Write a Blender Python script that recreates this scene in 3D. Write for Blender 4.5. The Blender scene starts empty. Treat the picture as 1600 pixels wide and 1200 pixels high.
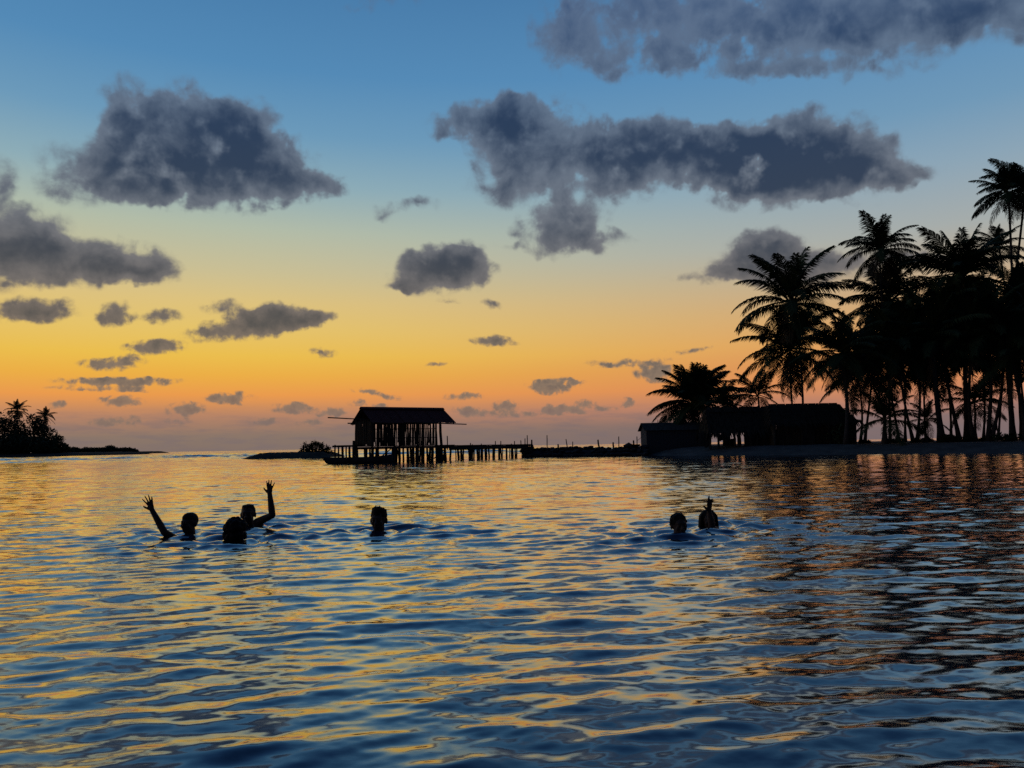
import bpy, bmesh, math, random
import numpy as np
from mathutils import Vector, Matrix, Quaternion

random.seed(7)
rng = np.random.default_rng(11)
scene = bpy.context.scene
COL = scene.collection
R = math.radians

# ------------------------------------------------------------------ camera
F_PX = 1208.0                       # focal length in pixels of the 1600 px wide photograph
CAM_Z = 0.8
PITCH = math.atan(96.6 / F_PX)
ROLL = R(1.02)
r0 = Vector((1, 0, 0))
fwd = Vector((0, math.cos(PITCH), math.sin(PITCH)))
u0 = Vector((0, -math.sin(PITCH), math.cos(PITCH)))
RT = math.cos(ROLL) * r0 - math.sin(ROLL) * u0
UP = math.sin(ROLL) * r0 + math.cos(ROLL) * u0
cd = bpy.data.cameras.new("camera")
cam = bpy.data.objects.new("camera", cd)
COL.objects.link(cam)
cd.sensor_width = 36.0
cd.lens = F_PX / 1600.0 * 36.0
cd.clip_start = 0.05
cd.clip_end = 60000
M = Matrix.Identity(4)
for i in range(3):
    M[i][0], M[i][1], M[i][2] = RT[i], UP[i], -fwd[i]
M[2][3] = CAM_Z
cam.matrix_world = M
scene.camera = cam


def ray(x, y):
    return (fwd * F_PX + RT * (x - 800.0) + UP * (600.0 - y)).normalized()


def P(x, y, d):
    """point seen at photo position (x, y) standing d metres out (world Y)."""
    v = ray(x, y)
    return Vector((0, 0, CAM_Z)) + v * (d / v.y)


def PX(x, d):
    """ground X of photo column x at distance d (near the horizon)."""
    return P(x, 700 - 0.0178 * (x - 600), d).x


# ------------------------------------------------------------------ view
scene.view_settings.view_transform = 'Standard'
scene.view_settings.look = 'None'
scene.view_settings.exposure = 0.0
scene.view_settings.gamma = 1.0
scene.view_settings.use_curve_mapping = False
scene.render.engine = 'CYCLES'
scene.cycles.max_bounces = 5
scene.cycles.use_denoising = False


def lin(c):
    out = []
    for v in c:
        v = v / 255.0
        out.append(v / 12.92 if v <= 0.04045 else ((v + 0.055) / 1.055) ** 2.4)
    return (*out, 1.0)


# ------------------------------------------------------------------ sky (world)
class NT:
    def __init__(self, tree):
        self.t = tree

    def n(self, typ, **kw):
        nd = self.t.nodes.new(typ)
        for k, v in kw.items():
            setattr(nd, k, v)
        return nd

    def val(self, sock, v):
        if isinstance(v, (int, float, tuple, list)):
            sock.default_value = v
        else:
            self.t.links.new(v, sock)

    def math(self, op, a, b=None, c=None, clamp=False):
        nd = self.n('ShaderNodeMath', operation=op, use_clamp=clamp)
        self.val(nd.inputs[0], a)
        if b is not None:
            self.val(nd.inputs[1], b)
        if c is not None:
            self.val(nd.inputs[2], c)
        return nd.outputs[0]

    def vmath(self, op, a, b=None, scale=None):
        nd = self.n('ShaderNodeVectorMath', operation=op)
        self.val(nd.inputs[0], a)
        if b is not None:
            self.val(nd.inputs[1], b)
        if scale is not None:
            self.val(nd.inputs['Scale'], scale)
        return nd.outputs[0]

    def maprange(self, v, a, b, c=0.0, d=1.0, smooth=True):
        nd = self.n('ShaderNodeMapRange', interpolation_type='SMOOTHSTEP' if smooth else 'LINEAR')
        self.val(nd.inputs[0], v)
        for i, q in enumerate((a, b, c, d)):
            self.val(nd.inputs[1 + i], q)
        return nd.outputs[0]

    def ramp(self, fac, stops):
        nd = self.n('ShaderNodeValToRGB')
        cr = nd.color_ramp
        while len(cr.elements) < len(stops):
            cr.elements.new(0.5)
        for e, (p, c) in zip(cr.elements, stops):
            e.position = p
            e.color = c
        self.val(nd.inputs[0], fac)
        return nd.outputs[0]

    def mix(self, f, a, b):
        nd = self.n('ShaderNodeMix', data_type='RGBA')
        self.val(nd.inputs[0], f)
        self.val(nd.inputs[6], a)
        self.val(nd.inputs[7], b)
        return nd.outputs[2]

    def noise(self, vec, scale, detail=4, rough=0.5, dist=0.0, lac=2.0):
        nd = self.n('ShaderNodeTexNoise')
        self.val(nd.inputs['Vector'], vec)
        nd.inputs['Scale'].default_value = scale
        nd.inputs['Detail'].default_value = detail
        nd.inputs['Roughness'].default_value = rough
        nd.inputs['Lacunarity'].default_value = lac
        nd.inputs['Distortion'].default_value = dist
        return nd


world = bpy.data.worlds.new("World")
scene.world = world
world.use_nodes = True
wt = world.node_tree
wt.nodes.clear()
W = NT(wt)
out = W.n('ShaderNodeOutputWorld')
bg = W.n('ShaderNodeBackground')
bg.inputs['Strength'].default_value = 1.0
wt.links.new(bg.outputs[0], out.inputs[0])
tc = W.n('ShaderNodeTexCoord')
sep = W.n('ShaderNodeSeparateXYZ')
wt.links.new(tc.outputs['Generated'], sep.inputs[0])
DX, DY, DZ = sep.outputs
DEG = 180 / math.pi
az = W.math('MULTIPLY', W.math('ARCTAN2', DX, DY), DEG)
el = W.math('MULTIPLY', W.math('ARCSINE', DZ), DEG)
elf = W.math('DIVIDE', el, 90.0, clamp=True)


def stops(lst):
    return [(e / 90.0, lin(c)) for e, c in lst]


ZEN = (30, 56, 104)
rampA = W.ramp(elf, stops([(0, (132, 114, 105)), (1, (138, 118, 105)), (2.4, (180, 131, 103)), (3.8, (234, 154, 78)), (5.2, (236, 174, 70)),
                           (6.6, (235, 190, 78)), (8.5, (229, 195, 106)), (10.4, (221, 194, 126)), (12.5, (202, 191, 148)), (15.5, (178, 188, 168)), (18.5, (142, 173, 183)),
                           (22, (108, 154, 186)), (26, (84, 138, 182)), (32, (70, 122, 169)), (42, (54, 100, 156)), (60, (38, 74, 130)), (90, ZEN)]))
rampB = W.ramp(elf, stops([(0, (122, 106, 108)), (1.3, (132, 109, 107)), (2.5, (186, 128, 106)), (3.9, (216, 140, 92)), (5.4, (218, 146, 94)), (6.8, (221, 160, 100)),
                           (9.1, (206, 166, 122)), (11.4, (186, 170, 146)), (13.6, (166, 172, 170)), (17.5, (140, 165, 182)),
                           (21, (112, 153, 184)), (26, (90, 140, 183)), (32, (74, 122, 166)), (42, (56, 100, 152)), (60, (38, 72, 126)), (90, ZEN)]))
rampC = W.ramp(elf, stops([(0, (26, 28, 40)), (5, (28, 28, 42)), (12, (22, 28, 46)), (25, (18, 30, 56)), (50, (22, 42, 78)), (90, ZEN)]))
dsun = W.math('ABSOLUTE', W.math('ADD', az, 28.0))
sky = W.mix(W.maprange(dsun, 5.0, 62.0), rampA, rampB)
sky = W.mix(W.maprange(dsun, 62.0, 118.0), sky, rampC)

# --- clouds: ellipses laid out on the dome, broken up by warped noise
UV = W.n('ShaderNodeCombineXYZ')
wt.links.new(az, UV.inputs[0])
wt.links.new(el, UV.inputs[1])
uv = UV.outputs[0]
high = W.maprange(el, 3.0, 16.0)                     # 0 near the horizon, 1 well above it
nA = W.noise(uv, 0.16, 5, 0.55)
nB = W.noise(uv, 0.6, 3, 0.5)
wa = W.vmath('SCALE', W.vmath('SUBTRACT', nA.outputs['Color'], (0.5, 0.5, 0.5)), scale=W.math('MULTIPLY', high, 2.0))
wb = W.vmath('SCALE', W.vmath('SUBTRACT', nB.outputs['Color'], (0.5, 0.5, 0.5)), scale=W.math('MULTIPLY_ADD', high, 1.2, 0.7))
uvw = W.vmath('ADD', W.vmath('ADD', uv, wa), wb)

BLOBS = [  # x, y, half width, half height (photo pixels), weight, tilt
    # large cloud upper left
    (315, 248, 120, 66, .8, 0), (208, 165, 46, 52, .7, 0), (282, 160, 36, 40, .6, 0), (388, 205, 46, 48, .7, 0), (430, 262, 80, 42, .7, 0),
    (330, 290, 130, 34, .7, 0), (495, 285, 46, 20, .7, 0), (235, 215, 66, 54, .5, 0), (330, 180, 46, 34, .4, 0), (335, 225, 60, 46, .7, 0), (250, 275, 60, 34, .5, 0), (100, 255, 60, 40, .36, 0), (140, 292, 70, 32, .42, 0), (190, 235, 50, 60, .4, 0),
    # left edge clouds
    (0, 285, 28, 45, .5, 0), (40, 360, 66, 36, .9, 0), (20, 400, 70, 45, .8, 0), (135, 408, 110, 34, 1, 0), (215, 425, 56, 20, .8, 0), (45, 485, 66, 18, .9, 0),
    (178, 493, 25, 16, .8, 0), (245, 495, 30, 10, .7, 0), (395, 510, 90, 17, .9, 8), (445, 495, 60, 16, .8, 0), (350, 480, 32, 12, .6, 0), (502, 497, 26, 11, .6, 0),
    (240, 543, 40, 12, .9, 0), (175, 566, 46, 11, .8, 0), (185, 596, 84, 7, .8, 0), (160, 607, 76, 4, .6, 0), (190, 626, 30, 9, .9, 0), (290, 640, 27, 10, .8, 0),
    (358, 622, 34, 9, .8, 0), (458, 638, 28, 8, .8, 0), (515, 645, 26, 8, .7, 0), (505, 551, 20, 8, .5, 0), (185, 660, 44, 8, .6, 0), (275, 660, 22, 7, .5, 0),
    (415, 657, 26, 7, .6, 0), (480, 661, 24, 6, .6, 0), (575, 612, 24, 5, .7, -8), (612, 620, 18, 5, .5, 0), (560, 631, 14, 6, .6, 0), (596, 635, 20, 4, .5, 0), (90, 634, 14, 6, .6, 0),
    # small cloud in the middle
    (685, 430, 70, 28, 1, 0), (668, 402, 42, 20, .7, 0), (702, 386, 28, 12, .4, 0), (725, 420, 42, 26, .7, 0), (766, 473, 18, 7, .5, 0), (618, 450, 30, 8, .35, 0),
    (603, 328, 28, 16, .34, 0), (655, 318, 40, 12, .3, 0), (700, 473, 20, 5, .4, 0), (800, 392, 40, 10, .3, 0), (768, 533, 36, 8, .8, -5), (682, 569, 16, 4, .5, 0),
    # wide cloud right of the middle
    (780, 195, 80, 36, .6, 0), (735, 190, 62, 26, .5, 0), (835, 205, 90, 50, .7, 0), (800, 260, 70, 52, .55, 0), (875, 285, 85, 50, .6, 0), (870, 365, 60, 32, .7, 0), (935, 372, 56, 18, .6, 0),
    (895, 340, 55, 26, .45, 0), (1000, 245, 90, 56, .85, 0), (960, 230, 60, 44, .6, 0), (1100, 240, 120, 46, .85, 0), (1200, 250, 120, 58, .9, 0), (1280, 240, 110, 52, .9, 0), (1320, 268, 90, 46, .8, 0),
    (1180, 302, 80, 28, .6, 0), (1172, 258, 60, 42, .7, 0), (1385, 270, 50, 24, .5, 0), (1445, 272, 44, 12, .3, 0), (1080, 205, 60, 20, .4, 0),
    # cloud behind the palms
    (1180, 405, 60, 34, .7, 0), (1212, 385, 50, 26, .6, 0), (1235, 420, 95, 30, .8, 0), (1108, 430, 66, 11, .6, 0), (1315, 410, 60, 18, .6, 0), (1425, 392, 50, 18, .55, 0), (1500, 400, 60, 18, .5, 0),
    # top right sheet
    (1000, 45, 130, 60, .45, 0), (1150, 62, 150, 52, .55, 0), (1300, 52, 170, 62, .6, 0), (1450, 30, 160, 56, .6, 0), (900, 70, 60, 60, .34, 0), (870, 30, 60, 50, .3, 0), (1250, 0, 320, 50, .5, 0), (1560, 20, 100, 45, .6, 0), (985, 92, 80, 24, .35, 0), (580, -6, 90, 14, .4, 0), (1230, 110, 160, 14, .35, 0),
    # low clouds to the right
    (1025, 583, 32, 12, .9, 0), (855, 604, 28, 10, 1, -8), (882, 594, 32, 5, .6, -4), (900, 601, 12, 6, .6, 0), (725, 618, 30, 6, .6, 0), (735, 645, 28, 9, .7, -4), (790, 634, 20, 8, .8, 0),
    (800, 647, 40, 6, .5, 0), (855, 640, 20, 10, .6, 0), (892, 640, 36, 8, .8, 0), (916, 630, 18, 5, .5, 0), (980, 628, 12, 8, .7, 0), (950, 638, 16, 6, .4, 0), (960, 570, 44, 6, .45, 0), (1080, 548, 40, 5, .45, 4), (1010, 566, 60, 5, .3, 6),
]


def azel(x, y):
    v = ray(x, y)
    return math.degrees(math.atan2(v.x, v.y)), math.degrees(math.asin(v.z))


field = 0.0
for (bx, by, bw, bh, wgt, tilt) in BLOBS:
    K = 1.52
    a0, e0 = azel(bx, by)
    a1, e1 = azel(bx + bw, by)
    a2, e2 = azel(bx, by - bh)
    sx = math.hypot(a1 - a0, e1 - e0) * K
    sy = math.hypot(a2 - a0, e2 - e0) * K
    rot = math.atan2(e1 - e0, a1 - a0) + R(tilt)
    mp = W.n('ShaderNodeMapping', vector_type='TEXTURE')
    mp.inputs['Location'].default_value = (a0, e0, 0)
    mp.inputs['Rotation'].default_value = (0, 0, rot)
    mp.inputs['Scale'].default_value = (sx, sy, 1)
    wt.links.new(uvw, mp.inputs[0])
    gr = W.n('ShaderNodeTexGradient', gradient_type='SPHERICAL')
    wt.links.new(mp.outputs[0], gr.inputs[0])
    field = W.math('MULTIPLY_ADD', gr.outputs['Fac'], float(wgt) * 1.5, field)
# scattered cloud for the rest of the dome (outside the photograph's view)
nC = W.noise(tc.outputs['Generated'], 4.0, 6, 0.55)
rest = W.math('MULTIPLY', W.maprange(nC.outputs['Fac'], 0.5, 0.75), W.math('MULTIPLY', W.maprange(W.math('ABSOLUTE', az), 44.0, 60.0), W.maprange(el, 4.0, 14.0)))
field = W.math('MULTIPLY_ADD', rest, 0.7, field)
n1 = W.noise(W.vmath('ADD', uv, (3.4, 1.7, 2.3)), 0.42, 9, 0.55, 0.25)
n2 = W.noise(uv, 1.3, 8, 0.58, 0.25)
nn = W.math('SUBTRACT', W.math('MULTIPLY_ADD', W.math('SUBTRACT', n1.outputs['Fac'], n2.outputs['Fac']), high, n2.outputs['Fac']), 0.5)
fieldc = W.math('MINIMUM', field, 2.4)
inside = W.maprange(field, 0.06, 0.45)
solid = W.maprange(field, 0.5, 1.4, 1.0, 0.35)
nw = W.math('MULTIPLY', W.math('MULTIPLY', nn, W.math('MULTIPLY_ADD', high, -0.8, 2.8)), inside)
dens = W.math('MULTIPLY_ADD', nw, solid, fieldc)
alpha = W.maprange(dens, 0.14, 0.8)
thick = W.maprange(W.math('MULTIPLY_ADD', nw, 1.0, dens), 0.3, 2.2)
warm_edge = W.ramp(elf, stops([(0, (124, 110, 104)), (4, (140, 120, 102)), (9, (118, 108, 101)), (16, (112, 117, 126)), (24, (98, 115, 137)), (32, (88, 108, 138))]))
core = W.ramp(elf, stops([(0, (124, 106, 102)), (3, (112, 100, 94)), (6, (92, 88, 84)), (11, (66, 70, 77)), (16, (48, 60, 80)), (24, (40, 57, 85)), (32, (60, 86, 124))]))
ccol = W.mix(thick, warm_edge, core)
amax = W.maprange(el, 0.5, 5.0, 0.72, 0.97)
sky = W.mix(W.math('MULTIPLY', alpha, amax), sky, ccol)
# murk low over the sea
nM = W.noise(W.vmath('MULTIPLY', uv, (0.35, 2.2, 1.0)), 1.0, 4, 0.55)
murk = W.math('MULTIPLY', W.maprange(nM.outputs['Fac'], 0.42, 0.66), W.math('MULTIPLY', W.maprange(el, 3.4, 1.4), 0.45))
sky = W.mix(murk, sky, lin((122, 108, 110)))
wt.links.new(sky, bg.inputs['Color'])

# ------------------------------------------------------------------ materials
MATS = {}


def mat(name, c0, c1=None, scale=6.0, rough=0.85, bump=0.0, stretch=(1, 1, 1), spec=0.2):
    if name in MATS:
        return MATS[name]
    m = bpy.data.materials.new(name)
    m.use_nodes = True
    t = NT(m.node_tree)
    b = m.node_tree.nodes['Principled BSDF']
    b.inputs['Roughness'].default_value = rough
    b.inputs['Specular IOR Level'].default_value = spec
    co = t.n('ShaderNodeTexCoord')
    vec = t.vmath('MULTIPLY', co.outputs['Object'], tuple(stretch))
    nz = t.noise(vec, scale, 6, 0.6)
    c1 = c1 or tuple(min(1, v * 1.7) for v in c0)
    col = t.mix(t.maprange(nz.outputs['Fac'], 0.3, 0.7), (*c0, 1), (*c1, 1))
    m.node_tree.links.new(col, b.inputs['Base Color'])
    if bump:
        bp = t.n('ShaderNodeBump')
        bp.inputs['Strength'].default_value = bump
        bp.inputs['Distance'].default_value = 0.02
        m.node_tree.links.new(nz.outputs['Fac'], bp.inputs['Height'])
        m.node_tree.links.new(bp.outputs[0], b.inputs['Normal'])
    MATS[name] = m
    return m


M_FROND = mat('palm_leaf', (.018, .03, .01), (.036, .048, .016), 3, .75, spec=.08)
M_DEAD = mat('dry_palm_leaf', (.06, .042, .022), (.09, .065, .035), 3, .85)
M_TRUNK = mat('palm_bark', (.035, .03, .025), (.07, .06, .05), 9, .95, .4, (1, 1, 3), .05)
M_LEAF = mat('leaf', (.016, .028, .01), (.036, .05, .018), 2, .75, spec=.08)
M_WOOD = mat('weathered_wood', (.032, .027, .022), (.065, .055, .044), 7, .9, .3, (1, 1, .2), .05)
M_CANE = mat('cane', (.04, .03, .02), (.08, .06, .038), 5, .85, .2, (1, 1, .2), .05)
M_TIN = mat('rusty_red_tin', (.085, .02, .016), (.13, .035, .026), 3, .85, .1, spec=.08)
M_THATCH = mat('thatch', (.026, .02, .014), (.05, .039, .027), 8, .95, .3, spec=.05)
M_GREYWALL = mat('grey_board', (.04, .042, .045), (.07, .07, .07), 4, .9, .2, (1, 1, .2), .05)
M_STONE = mat('dark_stone', (.022, .021, .019), (.055, .052, .048), 3, .95, .5, spec=.05)
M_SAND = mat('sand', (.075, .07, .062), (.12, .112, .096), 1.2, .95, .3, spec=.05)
M_SOIL = mat('dark_soil', (.022, .02, .016), (.05, .045, .035), 1.5, .95, .3, spec=.05)
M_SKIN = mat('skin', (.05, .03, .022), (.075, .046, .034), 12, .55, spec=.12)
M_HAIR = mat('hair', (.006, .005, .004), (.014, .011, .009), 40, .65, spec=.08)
M_BOAT = mat('dark_hull', (.03, .026, .022), (.06, .05, .04), 4, .7, .2, (1, 1, 1))
M_ROPE = mat('rope', (.05, .045, .04), None, 20, .9)
M_NUT = mat('coconut_husk', (.04, .045, .02), (.08, .07, .03), 6, .6)


# ------------------------------------------------------------------ object helpers
def tag(o, label=None, cat=None, group=None, kind=None):
    if label:
        o['label'] = label
    if cat:
        o['category'] = cat
    if group:
        o['group'] = group
    if kind:
        o['kind'] = kind
    return o


def thing(name, loc, label, cat, group=None):
    o = bpy.data.objects.new(name, None)
    COL.objects.link(o)
    o.empty_display_size = 0.2
    o.location = loc
    tag(o, label, cat, group)
    return o


def link(name, me, parent=None, mw=None):
    """object from mesh data placed by a world matrix; parents here carry no rotation or scale."""
    o = bpy.data.objects.new(name, me)
    COL.objects.link(o)
    o.matrix_basis = mw if mw is not None else Matrix.Identity(4)
    if parent is not None:
        o.parent = parent
        L = Vector(parent.location)
        p = parent.parent
        o.matrix_parent_inverse = WORLD_INV.get(parent.name, Matrix.Translation(-L))
    return o


WORLD_INV = {}


def mesh_np(name, verts, faces, m, smooth=False):
    me = bpy.data.meshes.new(name)
    me.from_pydata([tuple(v) for v in verts], [], faces)
    if m:
        me.materials.append(m)
    if smooth:
        me.polygons.foreach_set('use_smooth', [True] * len(me.polygons))
    me.update()
    return me


def tube(pts, rad, n=6, cap=True):
    """verts, faces of a tube along pts with radius per point."""
    V, Fc = [], []
    pts = [Vector(p) for p in pts]
    ref = Vector((1, 0, 0))
    for i, p in enumerate(pts):
        t = (pts[min(i + 1, len(pts) - 1)] - pts[max(i - 1, 0)]).normalized()
        a = t.cross(ref)
        if a.length < 1e-3:
            a = t.cross(Vector((0, 1, 0)))
        a.normalize()
        b = t.cross(a)
        for k in range(n):
            w = 2 * math.pi * k / n
            V.append(p + (a * math.cos(w) + b * math.sin(w)) * rad[i])
    for i in range(len(pts) - 1):
        for k in range(n):
            k2 = (k + 1) % n
            Fc.append((i * n + k, i * n + k2, (i + 1) * n + k2, (i + 1) * n + k))
    if cap:
        Fc.append(tuple(range(n - 1, -1, -1)))
        Fc.append(tuple((len(pts) - 1) * n + k for k in range(n)))
    return V, Fc


class MB:
    def __init__(self):
        self.v, self.f = [], []

    def add(self, V, Fc):
        o = len(self.v)
        self.v += [tuple(p) for p in V]
        self.f += [tuple(i + o for i in f) for f in Fc]
        return self

    def box(self, c, s, rot=None):
        V = []
        for dz in (-.5, .5):
            for dx, dy in ((-.5, -.5), (.5, -.5), (.5, .5), (-.5, .5)):
                v = Vector((dx * s[0], dy * s[1], dz * s[2]))
                if rot is not None:
                    v = rot @ v
                V.append(Vector(c) + v)
        return self.add(V, [(3, 2, 1, 0), (4, 5, 6, 7), (0, 1, 5, 4), (1, 2, 6, 5), (2, 3, 7, 6), (3, 0, 4, 7)])

    def tube(self, pts, rad, n=6):
        return self.add(*tube(pts, rad, n))

    def mesh(self, name, m, smooth=False):
        return mesh_np(name, self.v, self.f, m, smooth)


# slightly crooked unit poles (0..1 in z, radius 1) shared by all piles, stakes and posts
POLES = {}
for key, m in (('wood', M_WOOD), ('cane', M_CANE)):
    lst = []
    for s in range(4):
        rr = random.Random(100 + s)
        pts = [(rr.uniform(-.5, .5) if 0 < i < 4 else 0, rr.uniform(-.5, .5) if 0 < i < 4 else 0, i / 4) for i in range(5)]
        V, Fc = tube([(0, 0, i / 4) for i in range(5)], [1.08, 1.0, rr.uniform(.9, 1.05), .95, .85], 7)
        V = [(v[0] + pts[i // 7][0] * .5, v[1] + pts[i // 7][1] * .5, v[2]) for i, v in enumerate(V)]
        lst.append(mesh_np('pole_' + key, V, Fc, m, False))
    POLES[key] = lst
BOXME = MB().box((0, 0, 0), (1, 1, 1)).mesh('board', M_WOOD)


def pole(name, p0, p1, r, parent=None, kind='wood', seed=None):
    p0, p1 = Vector(p0), Vector(p1)
    d = p1 - p0
    q = d.to_track_quat('Z', 'Y').to_matrix().to_4x4()
    mw = Matrix.Translation(p0) @ q @ Matrix.Diagonal((r, r, d.length, 1))
    k = random.randrange(4) if seed is None else seed % 4
    return link(name, POLES[kind][k], parent, mw)


def board(name, c, s, parent=None, rot=None, me=None):
    mw = Matrix.Translation(Vector(c)) @ (rot.to_4x4() if rot is not None else Matrix.Identity(4)) @ Matrix.Diagonal((*s, 1))
    return link(name, me or BOXME, parent, mw)


# ------------------------------------------------------------------ terrain
SHORE = [(8.2, 51.5), (11.4, 46.8), (14.8, 44.7), (18.4, 42.2), (21.6, 40.2), (25.0, 37.8), (32, 36), (60, 33)]
SX = np.array([s[0] for s in SHORE])
SY = np.array([s[1] for s in SHORE])


def fnoise(x, y, s=0):
    return (np.sin(x * 1.3 + 2.1 * s) * np.cos(y * 1.1 - s) + .5 * np.sin(x * 2.9 + y * 2.3 + s) + .3 * np.sin(x * 6.1 - y * 5.2 + 2 * s)) / 1.8


def ground_z(x, y):
    x = np.asarray(x, float)
    y = np.asarray(y, float)
    d = y - np.interp(x, SX, SY)
    d = np.minimum(d, 100 - y)
    d = np.minimum(d, (x - 6.6 - 0.08 * (y - 51)) * 0.8)
    d = d + 0.25 * fnoise(x * .5, y * .5, 1)
    t = np.clip((d + 1.0) / 6.0, 0, 1)
    z = -0.28 + 0.83 * (t * t * (3 - 2 * t)) ** 0.8
    return z + 0.03 * fnoise(x, y, 3) * np.clip(d / 4, 0, 1)


def grid_mesh(name, X, Y, Z, m):
    ny, nx = X.shape
    V = np.stack([X, Y, Z], -1).reshape(-1, 3)
    idx = np.arange(nx * ny).reshape(ny, nx)
    q = np.stack([idx[:-1, :-1], idx[:-1, 1:], idx[1:, 1:], idx[1:, :-1]], -1).reshape(-1, 4)
    return quads_mesh(name, V, q, m)


def quads_mesh(name, V, q, m, smooth=True):
    me = bpy.data.meshes.new(name)
    me.vertices.add(len(V))
    me.vertices.foreach_set('co', np.ascontiguousarray(V, dtype=np.float32).ravel())
    me.loops.add(q.size)
    me.loops.foreach_set('vertex_index', np.ascontiguousarray(q, dtype=np.int32).ravel())
    me.polygons.add(len(q))
    me.polygons.foreach_set('loop_start', np.arange(0, q.size, 4, dtype=np.int32))
    me.polygons.foreach_set('loop_total', np.full(len(q), 4, dtype=np.int32))
    me.update(calc_edges=True)
    me.polygons.foreach_set('use_smooth', np.full(len(q), smooth))
    me.materials.append(m)
    return me


gx, gy = np.meshgrid(np.linspace(4, 62, 200), np.linspace(31, 106, 180))
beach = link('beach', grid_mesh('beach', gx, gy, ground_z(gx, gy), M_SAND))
tag(beach, kind='structure')


def gz(x, y):
    return float(ground_z(x, y))


# low bank at the left end of the jetty
bx, by = np.meshgrid(np.linspace(PX(372, 74), PX(532, 74), 90), np.linspace(70, 82, 24))
tx = (bx - PX(380, 74)) / (PX(522, 74) - PX(380, 74))
prof = np.clip(tx / .22, 0, 1) ** .8 * np.clip((1.06 - tx) / .18, 0, 1) * np.clip((by - 71) / 2, 0, 1) * np.clip((81.5 - by) / 3, 0, 1)
bz = -0.12 + 0.66 * prof + 0.08 * fnoise(bx * 2, by * 2, 5) * prof
tag(link('low_bank', grid_mesh('low_bank', bx, by, bz, M_SOIL)), kind='structure')

# far island ground (left) and the low far one behind it
for nm, x0, x1, d0, d1, hh in (('far_island', -90, 108, 272, 340, 1.2), ('distant_island', 60, 216, 600, 660, 1.6)):
    xa, ya = np.meshgrid(np.linspace(PX(x0, d0), PX(x1, d0), 60), np.linspace(d0, d1, 14))
    e = np.minimum(np.clip((xa - xa.min()) / 6, 0, 1), np.clip((xa.max() - xa) / 6, 0, 1)) * np.clip((ya - d0) / 8, 0, 1) * np.clip((d1 - ya) / 8, 0, 1)
    za = -0.3 + (hh + .3) * np.sqrt(e) + .2 * fnoise(xa * .3, ya * .3, 2) * e
    tag(link(nm, grid_mesh(nm, xa, ya, za, M_SOIL)), kind='structure')

# ------------------------------------------------------------------ swimmers' places (needed by the water too)
SWIM = {  # photo x and waterline y, distance
    'a': (295, 834, 7.5), 'b': (388, 820, 8.3), 'c': (369, 842, 7.0), 'd': (591, 828, 7.56), 'e': (1060, 838, 6.7), 'f': (1108, 822, 7.4)}
SWXY = {k: (P(x, y, d).x, d) for k, (x, y, d) in SWIM.items()}

# ------------------------------------------------------------------ water
th_in = np.radians(np.linspace(-39, 39, 660))
th_out = np.radians(np.concatenate([np.linspace(-180, -74, 36), np.linspace(-73, -39.3, 72)]))
th = np.concatenate([th_out, th_in, -th_out[::-1][:-1]])
dth = np.gradient(th)
rs = [0.05, 0.3, 0.6, 0.9, 1.15, 1.35]
while rs[-1] < 110:
    rs.append(rs[-1] * 1.0047)
while rs[-1] < 420:
    rs.append(rs[-1] * 1.008)
while rs[-1] < 40000:
    rs.append(rs[-1] * 1.25)
rs = np.array(rs)
drr = np.gradient(rs)
RR, TH = np.meshgrid(rs, th, indexing='ij')
WX = (RR * np.sin(TH)).astype(np.float32)
WY = (RR * np.cos(TH)).astype(np.float32)
# wave filter: the polar grid carries only waves it can resolve along and across
sp_r = (drr[:, None] * np.ones_like(TH)).astype(np.float32)
sp_t = (RR * np.abs(dth)[None, :]).astype(np.float32)
NW = 170
wr = np.random.default_rng(5)
lam = np.exp(wr.uniform(np.log(0.05), np.log(2.4), NW))
ang = np.radians(-90 + 8 + wr.normal(0, 22, NW))          # travelling towards the camera
kx, ky = np.cos(ang), np.sin(ang)
wgt = np.exp(-(np.log(lam / 0.26) / 0.7) ** 2) + 0.6 * (lam < .16) + 0.12 + .1 * (lam > 1)
SLOPE = 0.088
sl = wgt * wr.uniform(.5, 1.2, NW)
sl *= SLOPE / math.sqrt(np.sum(sl ** 2) / 2)
amp = sl * lam / (2 * np.pi)
ph = wr.uniform(0, 2 * np.pi, NW)
near = np.zeros_like(WX)
for k_, (sx_, sy_) in SWXY.items():
    near += np.exp(-(((WX - sx_ - .15) / 1.1) ** 2 + ((WY - sy_) / 0.9) ** 2))
near = np.minimum(near, 1.3)
gust = 1.0 + 0.28 * np.sin(WX * .55 + .8 * np.sin(WY * .31) + 1.0) * np.sin(WY * .42 + .6 * np.sin(WX * .37)) + 0.18 * np.sin(WX * .21 - WY * .13 + 2)
open_sea = np.clip((WY - 66) / 30, 0, 1)
calm = 0.85 + 0.75 * np.clip((WY - 3) / 25, 0, 1)
H = np.zeros_like(WX)
OX = np.zeros_like(WX)
OY = np.zeros_like(WX)
lost = np.zeros_like(WX)
for i in range(NW):
    k = 2 * np.pi / lam[i]
    sp = np.maximum(sp_r * abs(ky[i]), sp_t * abs(kx[i]))
    q = np.clip((lam[i] / sp - 2.2) / 2.5, 0, 1)
    a = amp[i] * q * gust * calm
    if lam[i] < 0.6:
        a = a * (1 + 1.6 * near)
    arg = (k * (kx[i] * WX + ky[i] * WY) + ph[i]).astype(np.float32)
    H += a * np.sin(arg)
    c = a * np.cos(arg) * 0.75
    OX += kx[i] * c
    OY += ky[i] * c
    lost += (sl[i] ** 2) / 2 * (1 - q * q)
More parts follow.
